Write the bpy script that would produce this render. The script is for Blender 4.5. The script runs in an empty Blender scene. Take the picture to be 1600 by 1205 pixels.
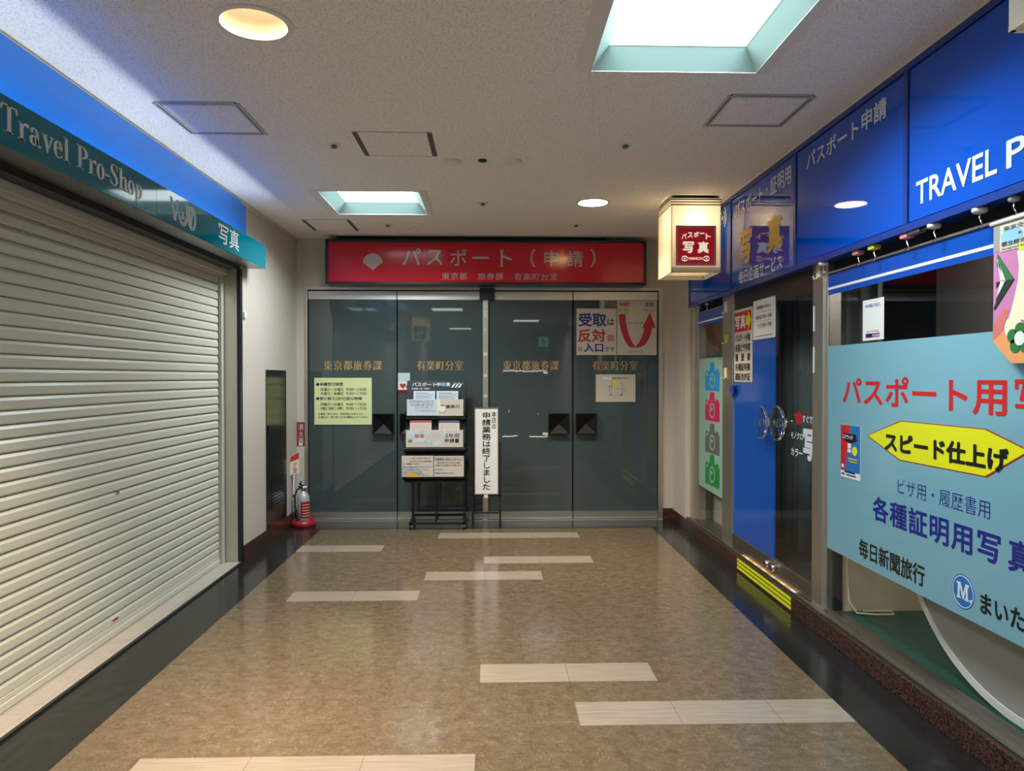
import bpy, bmesh, math, random
from mathutils import Vector, Matrix
random.seed(7)
SC = bpy.context.scene
COL = SC.collection
PI = math.pi

# ------------------------------------------------------------------ camera
FPX, VPX, VPY, EYE = 1120.0, 770.0, 589.0, 1.5
YAW = math.atan((800 - VPX) / FPX)
PITCH = math.atan((602.5 - VPY) / FPX)
cam_data = bpy.data.cameras.new('camera')
cam_data.sensor_width = 36.0
cam_data.lens = FPX / 1600.0 * 36.0
cam_data.clip_start = 0.05
cam = bpy.data.objects.new('camera', cam_data)
COL.objects.link(cam)
cam.location = (0, 0, EYE)
cam.rotation_euler = (PI / 2 - PITCH, 0, -YAW)
SC.camera = cam

# ------------------------------------------------------------------ world, exposure
w = bpy.data.worlds.new('world')
SC.world = w
w.use_nodes = True
w.node_tree.nodes['Background'].inputs[0].default_value = (0.8, 0.85, 1.0, 1)
w.node_tree.nodes['Background'].inputs[1].default_value = 0.15
vs = SC.view_settings
vs.view_transform = 'Standard'
vs.look = 'None'
vs.exposure = 0.28
vs.gamma = 1.0
vs.use_curve_mapping = False
PANEL_E, PANEL_C = 5.0, (0.86, 0.97, 1.0)          # recessed daylight panels, as seen
PANEL_W = 46.0                                     # watts of light each panel throws down
TUBE_E, TUBE_C = 18.5, (0.86, 0.96, 1.0)           # tubes behind the teal fascia
DOWN_E, DOWN_C = 6.0, (1.0, 0.86, 0.68)
DOWN_W, DOWN_L = 27.0, (1.0, 0.78, 0.53)           # warm downlights
LANTERN_W, LANTERN_C = 6.0, (1.0, 0.82, 0.58)      # bulb inside the lantern sign

# ------------------------------------------------------------------ measuring the photograph
_st, _ct, _sp, _cp = math.sin(YAW), math.cos(YAW), math.sin(PITCH), math.cos(PITCH)


def ray(px, py):
    a, b = (px - 800) / FPX, -(py - 602.5) / FPX
    r, u, f = (_ct, -_st, 0), (_st * _sp, _ct * _sp, _cp), (_st * _cp, _ct * _cp, -_sp)
    return [r[i] * a + u[i] * b + f[i] for i in range(3)]


def on_x(px, py, X):                 # -> (y, z) on a side wall
    d = ray(px, py)
    k = X / d[0]
    return d[1] * k, EYE + d[2] * k


def on_y(px, py, Y):                 # -> (x, z) on a cross wall
    d = ray(px, py)
    k = Y / d[1]
    return d[0] * k, EYE + d[2] * k


def on_z(px, py, Z):                 # -> (x, y) on floor or ceiling
    d = ray(px, py)
    k = (Z - EYE) / d[2]
    return d[0] * k, d[1] * k


# ------------------------------------------------------------------ materials
def lin(c):
    return tuple(((v / 255.0) / 12.92 if v / 255.0 <= 0.04045 else ((v / 255.0 + 0.055) / 1.055) ** 2.4) for v in c) + (1.0,)


def new_mat(name):
    m = bpy.data.materials.new(name)
    m.use_nodes = True
    nt = m.node_tree
    return m, nt, nt.nodes['Principled BSDF']


def paint(name, rgb, rough=0.5, metal=0.0, spec=0.5, coat=0.0, mottle=0.0, scale=8.0):
    m, nt, b = new_mat(name)
    c = lin(rgb)
    b.inputs['Base Color'].default_value = c
    b.inputs['Roughness'].default_value = rough
    b.inputs['Metallic'].default_value = metal
    b.inputs['Specular IOR Level'].default_value = spec
    b.inputs['Coat Weight'].default_value = coat
    b.inputs['Coat Roughness'].default_value = 0.05
    if mottle:
        tc = nt.nodes.new('ShaderNodeTexCoord')
        n = nt.nodes.new('ShaderNodeTexNoise')
        n.inputs['Scale'].default_value = scale
        n.inputs['Detail'].default_value = 6
        r = nt.nodes.new('ShaderNodeValToRGB')
        r.color_ramp.elements[0].color = tuple(v * (1 - mottle) for v in c[:3]) + (1,)
        r.color_ramp.elements[1].color = tuple(min(1, v * (1 + mottle)) for v in c[:3]) + (1,)
        r.color_ramp.elements[0].position = 0.3
        r.color_ramp.elements[1].position = 0.7
        nt.links.new(tc.outputs['Object'], n.inputs['Vector'])
        nt.links.new(n.outputs['Fac'], r.inputs['Fac'])
        nt.links.new(r.outputs['Color'], b.inputs['Base Color'])
    return m


def emit(name, rgb, s):
    m, nt, b = new_mat(name)
    b.inputs['Base Color'].default_value = (0.8, 0.8, 0.8, 1)
    b.inputs['Emission Color'].default_value = tuple(rgb) + (1,)
    b.inputs['Emission Strength'].default_value = s
    return m


def steel(name, rgb, rough=0.28, stretch=(1, 1, 60), metal=1.0):
    m, nt, b = new_mat(name)
    b.inputs['Base Color'].default_value = lin(rgb)
    b.inputs['Metallic'].default_value = metal
    tc = nt.nodes.new('ShaderNodeTexCoord')
    mp = nt.nodes.new('ShaderNodeMapping')
    mp.inputs['Scale'].default_value = stretch
    n = nt.nodes.new('ShaderNodeTexNoise')
    n.inputs['Scale'].default_value = 6
    n.inputs['Detail'].default_value = 4
    mr = nt.nodes.new('ShaderNodeMapRange')
    mr.inputs['To Min'].default_value = rough * 0.92
    mr.inputs['To Max'].default_value = rough * 1.1
    L = nt.links.new
    L(tc.outputs['Object'], mp.inputs['Vector'])
    L(mp.outputs['Vector'], n.inputs['Vector'])
    L(n.outputs['Fac'], mr.inputs['Value'])
    L(mr.outputs['Result'], b.inputs['Roughness'])
    return m


def glass_pane(name, tint=(1, 1, 1), ior=1.5):
    m, nt, b = new_mat(name)
    nt.nodes.remove(b)
    out = nt.nodes['Material Output']
    t = nt.nodes.new('ShaderNodeBsdfTransparent')
    t.inputs[0].default_value = tuple(tint) + (1,)
    g = nt.nodes.new('ShaderNodeBsdfGlossy')
    g.inputs['Roughness'].default_value = 0.01
    f = nt.nodes.new('ShaderNodeFresnel')
    f.inputs['IOR'].default_value = ior
    mx = nt.nodes.new('ShaderNodeMixShader')
    geo = nt.nodes.new('ShaderNodeNewGeometry')         # only the outer skin of the pane mirrors
    front = nt.nodes.new('ShaderNodeMath')
    front.operation = 'SUBTRACT'
    front.inputs[0].default_value = 1.0
    nt.links.new(geo.outputs['Backfacing'], front.inputs[1])
    fac = nt.nodes.new('ShaderNodeMath')
    fac.operation = 'MULTIPLY'
    nt.links.new(f.outputs[0], fac.inputs[0])
    nt.links.new(front.outputs[0], fac.inputs[1])
    nt.links.new(fac.outputs[0], mx.inputs[0])
    nt.links.new(t.outputs[0], mx.inputs[1])
    nt.links.new(g.outputs[0], mx.inputs[2])
    nt.links.new(mx.outputs[0], out.inputs[0])
    return m


def math_node(nt, op, a=None, b=None):
    n = nt.nodes.new('ShaderNodeMath')
    n.operation = op
    for i, v in enumerate((a, b)):
        if v is None:
            continue
        if isinstance(v, (int, float)):
            n.inputs[i].default_value = v
        else:
            nt.links.new(v, n.inputs[i])
    return n.outputs[0]


def ceiling_material():
    """white mineral-fibre board with short dark fissures pointing every way"""
    m, nt, b = new_mat('fissured_ceiling_board')
    L = nt.links.new
    tc = nt.nodes.new('ShaderNodeTexCoord')
    fac = None
    for scale, off, ln, wd, keep in ((70.0, 0.0, 0.36, 0.050, 0.42), (105.0, 3.7, 0.27, 0.070, 0.30)):
        mp = nt.nodes.new('ShaderNodeMapping')
        mp.inputs['Scale'].default_value = (scale, scale, scale)
        mp.inputs['Location'].default_value = (off, off, 0)
        L(tc.outputs['Object'], mp.inputs['Vector'])
        v = nt.nodes.new('ShaderNodeTexVoronoi')
        v.voronoi_dimensions = '2D'
        v.inputs['Scale'].default_value = 1.0
        L(mp.outputs['Vector'], v.inputs['Vector'])
        sub = nt.nodes.new('ShaderNodeVectorMath')
        sub.operation = 'SUBTRACT'
        L(mp.outputs['Vector'], sub.inputs[0])
        L(v.outputs['Position'], sub.inputs[1])
        sp = nt.nodes.new('ShaderNodeSeparateXYZ')
        L(sub.outputs[0], sp.inputs[0])
        sc = nt.nodes.new('ShaderNodeSeparateColor')
        L(v.outputs['Color'], sc.inputs[0])
        ang = math_node(nt, 'MULTIPLY', sc.outputs[0], 6.283)
        co, si = math_node(nt, 'COSINE', ang), math_node(nt, 'SINE', ang)
        uu = math_node(nt, 'ADD', math_node(nt, 'MULTIPLY', sp.outputs[0], co), math_node(nt, 'MULTIPLY', sp.outputs[1], si))
        vv = math_node(nt, 'SUBTRACT', math_node(nt, 'MULTIPLY', sp.outputs[1], co), math_node(nt, 'MULTIPLY', sp.outputs[0], si))
        k = math_node(nt, 'MULTIPLY', math_node(nt, 'LESS_THAN', math_node(nt, 'ABSOLUTE', uu), ln),
                      math_node(nt, 'LESS_THAN', math_node(nt, 'ABSOLUTE', vv), wd))
        k = math_node(nt, 'MULTIPLY', k, math_node(nt, 'LESS_THAN', sc.outputs[1], keep))
        fac = k if fac is None else math_node(nt, 'MAXIMUM', fac, k)
    mx = nt.nodes.new('ShaderNodeMix')
    mx.data_type = 'RGBA'
    mx.inputs[6].default_value = lin((243, 235, 225))
    mx.inputs[7].default_value = lin((140, 130, 119))
    L(fac, mx.inputs[0])
    L(mx.outputs[2], b.inputs['Base Color'])
    b.inputs['Roughness'].default_value = 0.9
    b.inputs['Specular IOR Level'].default_value = 0.2
    return m


def vinyl(name, dark, mid, light, rough=0.13, seams=True):
    """polished vinyl tile with marbled, fibrous flecks"""
    m, nt, b = new_mat(name)
    L = nt.links.new
    tc = nt.nodes.new('ShaderNodeTexCoord')
    mp = nt.nodes.new('ShaderNodeMapping')
    mp.inputs['Scale'].default_value = (0.85, 1.0, 1.0)
    L(tc.outputs['Object'], mp.inputs['Vector'])
    n1 = nt.nodes.new('ShaderNodeTexNoise')
    n1.inputs['Scale'].default_value = 17
    n1.inputs['Detail'].default_value = 13
    n1.inputs['Roughness'].default_value = 0.9
    n1.inputs['Distortion'].default_value = 0.5
    L(mp.outputs['Vector'], n1.inputs['Vector'])
    r = nt.nodes.new('ShaderNodeValToRGB')
    r.color_ramp.elements[0].position = 0.34
    r.color_ramp.elements[0].color = lin(dark)
    r.color_ramp.elements[1].position = 0.68
    r.color_ramp.elements[1].color = lin(light)
    e = r.color_ramp.elements.new(0.52)
    e.color = lin(mid)
    L(n1.outputs['Fac'], r.inputs['Fac'])
    # thin light fibres
    n2 = nt.nodes.new('ShaderNodeTexNoise')
    n2.inputs['Scale'].default_value = 38
    n2.inputs['Detail'].default_value = 5
    n2.inputs['Distortion'].default_value = 2.5
    L(mp.outputs['Vector'], n2.inputs['Vector'])
    a = math_node(nt, 'ABSOLUTE', math_node(nt, 'SUBTRACT', n2.outputs['Fac'], 0.5))
    fib = math_node(nt, 'LESS_THAN', a, 0.009)
    n3 = nt.nodes.new('ShaderNodeTexNoise')
    n3.inputs['Scale'].default_value = 20
    L(mp.outputs['Vector'], n3.inputs['Vector'])
    fib = math_node(nt, 'MULTIPLY', fib, math_node(nt, 'GREATER_THAN', n3.outputs['Fac'], 0.52))
    mx = nt.nodes.new('ShaderNodeMix')
    mx.data_type = 'RGBA'
    L(math_node(nt, 'MULTIPLY', fib, 0.55), mx.inputs[0])
    L(r.outputs['Color'], mx.inputs[6])
    mx.inputs[7].default_value = lin(tuple(min(255, int(v * 1.35 + 12)) for v in light))
    col = mx.outputs[2]
    if seams:
        br = nt.nodes.new('ShaderNodeTexBrick')
        br.offset = 0.5
        br.inputs['Scale'].default_value = 1.0
        br.inputs['Brick Width'].default_value = 0.4425
        br.inputs['Row Height'].default_value = 0.4425
        br.inputs['Mortar Size'].default_value = 0.0011
        br.inputs['Mortar Smooth'].default_value = 0.0
        br.inputs['Color1'].default_value = (1, 1, 1, 1)
        br.inputs['Color2'].default_value = (0.92, 0.93, 0.93, 1)
        br.inputs['Mortar'].default_value = (0.72, 0.72, 0.72, 1)
        mp2 = nt.nodes.new('ShaderNodeMapping')
        mp2.inputs['Location'].default_value = (0.508, -2.835 + 0.4425 * 10, 0)
        L(tc.outputs['Object'], mp2.inputs['Vector'])
        L(mp2.outputs['Vector'], br.inputs['Vector'])
        m2 = nt.nodes.new('ShaderNodeMix')
        m2.data_type = 'RGBA'
        m2.blend_type = 'MULTIPLY'
        m2.inputs[0].default_value = 1.0
        L(col, m2.inputs[6])
        L(br.outputs['Color'], m2.inputs[7])
        col = m2.outputs[2]
    L(col, b.inputs['Base Color'])
    n4 = nt.nodes.new('ShaderNodeTexNoise')
    n4.inputs['Scale'].default_value = 3
    n4.inputs['Detail'].default_value = 8
    L(tc.outputs['Object'], n4.inputs['Vector'])
    mr = nt.nodes.new('ShaderNodeMapRange')
    mr.inputs['To Min'].default_value = rough * 0.6
    mr.inputs['To Max'].default_value = rough * 1.5
    L(n4.outputs['Fac'], mr.inputs['Value'])
    L(mr.outputs['Result'], b.inputs['Roughness'])
    bp = nt.nodes.new('ShaderNodeBump')
    bp.inputs['Strength'].default_value = 0.05
    bp.inputs['Distance'].default_value = 0.01
    n5 = nt.nodes.new('ShaderNodeTexNoise')
    n5.inputs['Scale'].default_value = 14
    n5.inputs['Detail'].default_value = 3
    L(tc.outputs['Object'], n5.inputs['Vector'])
    L(n5.outputs['Fac'], bp.inputs['Height'])
    L(bp.outputs['Normal'], b.inputs['Normal'])
    return m


def grain(name, dark, light, rough=0.2, scale=(1.2, 34, 1), seam=None):
    m, nt, b = new_mat(name)
    L = nt.links.new
    tc = nt.nodes.new('ShaderNodeTexCoord')
    mp = nt.nodes.new('ShaderNodeMapping')
    mp.inputs['Scale'].default_value = scale
    n = nt.nodes.new('ShaderNodeTexNoise')
    n.inputs['Scale'].default_value = 3
    n.inputs['Detail'].default_value = 8
    n.inputs['Roughness'].default_value = 0.65
    r = nt.nodes.new('ShaderNodeValToRGB')
    r.color_ramp.elements[0].position = 0.3
    r.color_ramp.elements[0].color = lin(dark)
    r.color_ramp.elements[1].position = 0.7
    r.color_ramp.elements[1].color = lin(light)
    L(tc.outputs['Object'], mp.inputs['Vector'])
    L(mp.outputs['Vector'], n.inputs['Vector'])
    L(n.outputs['Fac'], r.inputs['Fac'])
    col = r.outputs['Color']
    if seam:
        br = nt.nodes.new('ShaderNodeTexBrick')
        br.offset = 0.0
        br.inputs['Scale'].default_value = 1.0
        br.inputs['Brick Width'].default_value = seam[0]
        br.inputs['Row Height'].default_value = seam[1]
        br.inputs['Mortar Size'].default_value = seam[4]
        br.inputs['Mortar Smooth'].default_value = 0.0
        br.inputs['Color1'].default_value = (1, 1, 1, 1)
        br.inputs['Color2'].default_value = (0.93, 0.93, 0.93, 1)
        br.inputs['Mortar'].default_value = (0.45, 0.43, 0.42, 1)
        mp2 = nt.nodes.new('ShaderNodeMapping')
        mp2.inputs['Location'].default_value = (seam[2], seam[3], 0)
        L(tc.outputs['Object'], mp2.inputs['Vector'])
        L(mp2.outputs['Vector'], br.inputs['Vector'])
        m2 = nt.nodes.new('ShaderNodeMix')
        m2.data_type = 'RGBA'
        m2.blend_type = 'MULTIPLY'
        m2.inputs[0].default_value = 1.0
        L(col, m2.inputs[6])
        L(br.outputs['Color'], m2.inputs[7])
        col = m2.outputs[2]
    L(col, b.inputs['Base Color'])
    b.inputs['Roughness'].default_value = rough
    return m


def granite(name, a, bcol, rough=0.2):
    m, nt, b = new_mat(name)
    L = nt.links.new
    tc = nt.nodes.new('ShaderNodeTexCoord')
    v = nt.nodes.new('ShaderNodeTexVoronoi')
    v.inputs['Scale'].default_value = 190
    L(tc.outputs['Object'], v.inputs['Vector'])
    sc = nt.nodes.new('ShaderNodeSeparateColor')
    L(v.outputs['Color'], sc.inputs[0])
    r = nt.nodes.new('ShaderNodeValToRGB')
    r.color_ramp.elements[0].position = 0.15
    r.color_ramp.elements[0].color = lin(a)
    r.color_ramp.elements[1].position = 0.95
    r.color_ramp.elements[1].color = lin(bcol)
    L(sc.outputs[0], r.inputs['Fac'])
    L(r.outputs['Color'], b.inputs['Base Color'])
    b.inputs['Roughness'].default_value = rough
    return m


M = {}
M['ceiling'] = ceiling_material()
M['ceiling_plain'] = paint('smooth_ceiling_plaster', (230, 221, 211), 0.8)
M['wall'] = paint('off_white_wall_panel', (196, 186, 175), 0.45, mottle=0.04, scale=30)
M['brown'] = vinyl('brown_marbled_vinyl', (80, 65, 50), (106, 90, 70), (130, 113, 91))
M['black'] = vinyl('black_marbled_vinyl', (20, 20, 20), (32, 32, 31), (48, 46, 43), rough=0.16, seams=False)
M['plank'] = grain('pale_wood_vinyl', (134, 120, 105), (164, 149, 133), 0.16, seam=(0.4425, 5.0, 0.508, 2.0, 0.0012))
M['sill_tile'] = grain('beige_stone_tile', (172, 160, 148), (188, 176, 164), 0.35, (3, 3, 3), seam=(0.098, 0.9, 0.0, 0.4, 0.0013))
M['granite'] = granite('dark_red_granite', (28, 17, 15), (98, 66, 56))
M['steel'] = steel('brushed_stainless', (210, 206, 198), 0.38, (60, 60, 1))
M['steel_h'] = steel('brushed_stainless_rail', (206, 202, 194), 0.38, (1, 1, 60))
M['steel_sill'] = steel('dull_sill_metal', (150, 144, 136), 0.4, (1, 1, 1))
M['steel_dark'] = steel('mirror_stainless', (92, 90, 86), 0.2, (40, 40, 1))
M['alu'] = steel('grey_aluminium', (150, 150, 150), 0.4, (1, 1, 1))
M['chrome'] = steel('chrome', (215, 215, 215), 0.08, (1, 1, 1))
M['dark_metal'] = paint('dark_anodised_metal', (38, 40, 42), 0.35, 0.3)
M['black_metal'] = paint('black_painted_metal', (22, 23, 25), 0.4)
M['black_plastic'] = paint('black_plastic', (7, 7, 9), 0.5, spec=0.25)
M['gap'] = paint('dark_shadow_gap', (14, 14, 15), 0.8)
M['white'] = paint('white_enamel', (226, 224, 220), 0.4)
M['paper'] = paint('white_paper', (200, 191, 176), 0.7)
M['paper_blue'] = paint('cool_white_paper', (196, 206, 214), 0.5)
M['ink'] = paint('black_ink', (16, 16, 18), 0.6)
M['ink_red'] = paint('red_ink', (178, 44, 48), 0.6)
M['ink_blue'] = paint('blue_ink', (34, 50, 128), 0.6)
M['grey_ink'] = paint('grey_ink', (110, 112, 112), 0.6)
M['yellow_board'] = paint('pale_yellow_green_board', (216, 222, 162), 0.5)
M['door_glass'] = paint('grey_backed_door_glass', (66, 77, 77), 0.015, spec=0.65)
M['gold'] = paint('gold_lettering', (188, 152, 98), 0.4, 0.2)
M['red_sign'] = paint('red_acrylic_sign', (196, 26, 46), 0.13, spec=0.4)
M['sign_white'] = paint('white_acrylic_letters', (188, 170, 170), 0.12)
M['shutter'] = paint('cream_shutter_enamel', (196, 193, 176), 0.36)
M['teal'] = paint('teal_acrylic', (0, 116, 134), 0.07, spec=0.28)
M['sky_blue'] = paint('sky_blue_panel', (4, 142, 255), 0.3)
M['letter_white'] = paint('white_cut_letters', (222, 220, 216), 0.35)
M['fascia_blue'] = paint('deep_blue_enamel', (2, 78, 190), 0.03, spec=0.5)
M['frame_blue'] = paint('blue_enamel_frame', (24, 58, 140), 0.25)
M['letter_pale'] = paint('pale_vinyl_letters', (212, 218, 224), 0.4)
M['letter_yellow'] = paint('yellow_vinyl_letters', (214, 170, 40), 0.4)
M['film_blue'] = paint('blue_door_film', (14, 78, 176), 0.12)
M['pane'] = glass_pane('clear_glass')


M['g_red'] = paint('red_vinyl', (200, 34, 36), 0.25)
M['g_yellow'] = paint('yellow_vinyl', (222, 222, 24), 0.25)
M['g_darkred'] = paint('dark_red_vinyl', (148, 38, 34), 0.3)
M['g_navy'] = paint('navy_vinyl', (28, 36, 128), 0.25)
M['g_black'] = paint('black_vinyl', (16, 18, 20), 0.25)
M['g_blue'] = paint('mid_blue_vinyl', (36, 108, 180), 0.25)
M['cam_blue'] = paint('azure_print', (20, 138, 208), 0.3)
M['cam_pink'] = paint('crimson_print', (188, 24, 88), 0.3)
M['cam_grey'] = paint('grey_print', (94, 98, 98), 0.3)
M['cam_green'] = paint('green_print', (26, 134, 58), 0.3)
M['turf'] = paint('green_carpet', (14, 62, 46), 0.95, mottle=0.2, scale=120)
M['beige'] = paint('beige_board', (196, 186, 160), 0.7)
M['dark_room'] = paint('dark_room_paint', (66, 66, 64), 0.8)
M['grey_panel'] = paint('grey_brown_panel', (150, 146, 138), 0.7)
M['curtain'] = paint('dark_grey_green_curtain', (112, 124, 120), 0.9)
M['red_plastic'] = paint('red_plastic', (160, 24, 36), 0.35)
M['silver_paint'] = paint('silver_grey_enamel', (176, 182, 186), 0.25, 0.2)
M['rubber'] = paint('black_rubber', (18, 18, 18), 0.6)
M['pink_plastic'] = paint('pink_plastic', (226, 140, 146), 0.4)
M['yellow_plastic'] = paint('yellow_plastic', (222, 218, 70), 0.4)
M['green_plastic'] = paint('yellow_green_plastic', (170, 184, 50), 0.4)
M['cream_plastic'] = paint('cream_plastic', (222, 212, 184), 0.4)
M['hazard_yellow'] = paint('fluorescent_yellow_tape', (222, 226, 20), 0.45)
M['tape_orange'] = paint('amber_tape', (232, 170, 28), 0.4)
M['tape_white'] = paint('white_tape', (222, 220, 214), 0.4)
M['mauve'] = paint('mauve_print', (192, 120, 168), 0.6)
M['cream'] = paint('cream_print', (232, 222, 188), 0.6)
M['orange'] = paint('apricot_print', (226, 152, 96), 0.6)
M['coral'] = paint('coral_print', (204, 112, 110), 0.6)
M['leaf'] = paint('green_print_flat', (40, 112, 54), 0.6)
M['leaf_dark'] = paint('dark_green_print', (18, 48, 34), 0.6)
M['light_blue'] = paint('light_blue_print', (134, 188, 232), 0.6)
M['lime'] = paint('lime_print', (206, 216, 60), 0.6)
M['plaque'] = paint('dark_red_plaque', (142, 16, 28), 0.3)
M['plaque_silver'] = paint('silver_line', (170, 176, 186), 0.3, 0.3)
M['plaque_cream'] = emit('backlit_cream_letters', (1.0, 0.88, 0.66), 0.55)
M['plaque_lit'] = paint('backlit_red_plaque', (150, 14, 28), 0.3)
M['plaque_lit'].node_tree.nodes['Principled BSDF'].inputs['Emission Color'].default_value = (0.5, 0.01, 0.02, 1)
M['plaque_lit'].node_tree.nodes['Principled BSDF'].inputs['Emission Strength'].default_value = 0.3
M['stripe'] = paint('near_black_red_stripe', (52, 16, 18), 0.4)
M['cone'] = paint('cream_reflector', (186, 176, 150), 0.6)
M['panel_side'] = paint('pale_green_white_reflector', (116, 140, 136), 0.5)
M['panel_on'] = emit('lit_daylight_panel', PANEL_C, PANEL_E)
M['tube_on'] = emit('lit_fluorescent_tube', TUBE_C, TUBE_E)
M['down_on'] = emit('lit_warm_lamp', DOWN_C, DOWN_E)
M['exit_green'] = emit('lit_green_exit_face', (0.05, 0.75, 0.45), 1.2)
M['shop_fill_on'] = emit('added_shop_fill_panel', (1.0, 0.93, 0.82), 8.0)  # glow of the added lamp that brightens the shop interior
M['slot'] = paint('dark_grey_slot', (92, 88, 84), 0.7)
M['hatch_grey'] = paint('grey_hatch_frame', (182, 180, 178), 0.5)


def opal(name, rgb, through=0.5, gloss=None):
    m, nt, b = new_mat(name)
    nt.nodes.remove(b)
    out = nt.nodes['Material Output']
    d = nt.nodes.new('ShaderNodeBsdfDiffuse')
    d.inputs[0].default_value = lin(rgb)
    t = nt.nodes.new('ShaderNodeBsdfTranslucent')
    t.inputs[0].default_value = lin(rgb)
    mx = nt.nodes.new('ShaderNodeMixShader')
    mx.inputs[0].default_value = through
    nt.links.new(d.outputs[0], mx.inputs[1])
    nt.links.new(t.outputs[0], mx.inputs[2])
    last = mx.outputs[0]
    if gloss is not None:
        g = nt.nodes.new('ShaderNodeBsdfGlossy')
        g.inputs['Roughness'].default_value = gloss
        f = nt.nodes.new('ShaderNodeFresnel')
        f.inputs['IOR'].default_value = 1.45
        m2 = nt.nodes.new('ShaderNodeMixShader')
        nt.links.new(f.outputs[0], m2.inputs[0])
        nt.links.new(last, m2.inputs[1])
        nt.links.new(g.outputs[0], m2.inputs[2])
        last = m2.outputs[0]
    nt.links.new(last, out.inputs[0])
    return m


M['film_cyan'] = opal('pale_cyan_window_film', (148, 204, 222), 0.4, 0.1)
M['film_mint'] = opal('pale_mint_window_film', (176, 216, 206), 0.4, 0.15)
M['opal'] = opal('opal_acrylic', (248, 243, 230))


def clear_glass():
    m, nt, b = new_mat('thick_clear_glass')
    b.inputs['Base Color'].default_value = (1, 1, 1, 1)
    b.inputs['Transmission Weight'].default_value = 1.0
    b.inputs['Roughness'].default_value = 0.02
    b.inputs['IOR'].default_value = 1.49
    return m


M['knob_glass'] = clear_glass()

# ------------------------------------------------------------------ mesh building
BASE = {}                                # object -> world position of its origin


class Plane:
    """a flat face in the place: origin, right and up as its viewer sees them"""
    def __init__(self, o, u, v):
        self.o, self.u, self.v = Vector(o), Vector(u), Vector(v)
        self.n = self.u.cross(self.v)

    def p(self, a, b, d=0.0):
        return self.o + self.u * a + self.v * b + self.n * d


def back_plane(Y):
    return Plane((0, Y, 0), (1, 0, 0), (0, 0, 1))


def right_plane(X):
    return Plane((X, 0, 0), (0, -1, 0), (0, 0, 1))


def left_plane(X):
    return Plane((X, 0, 0), (0, 1, 0), (0, 0, 1))


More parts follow.
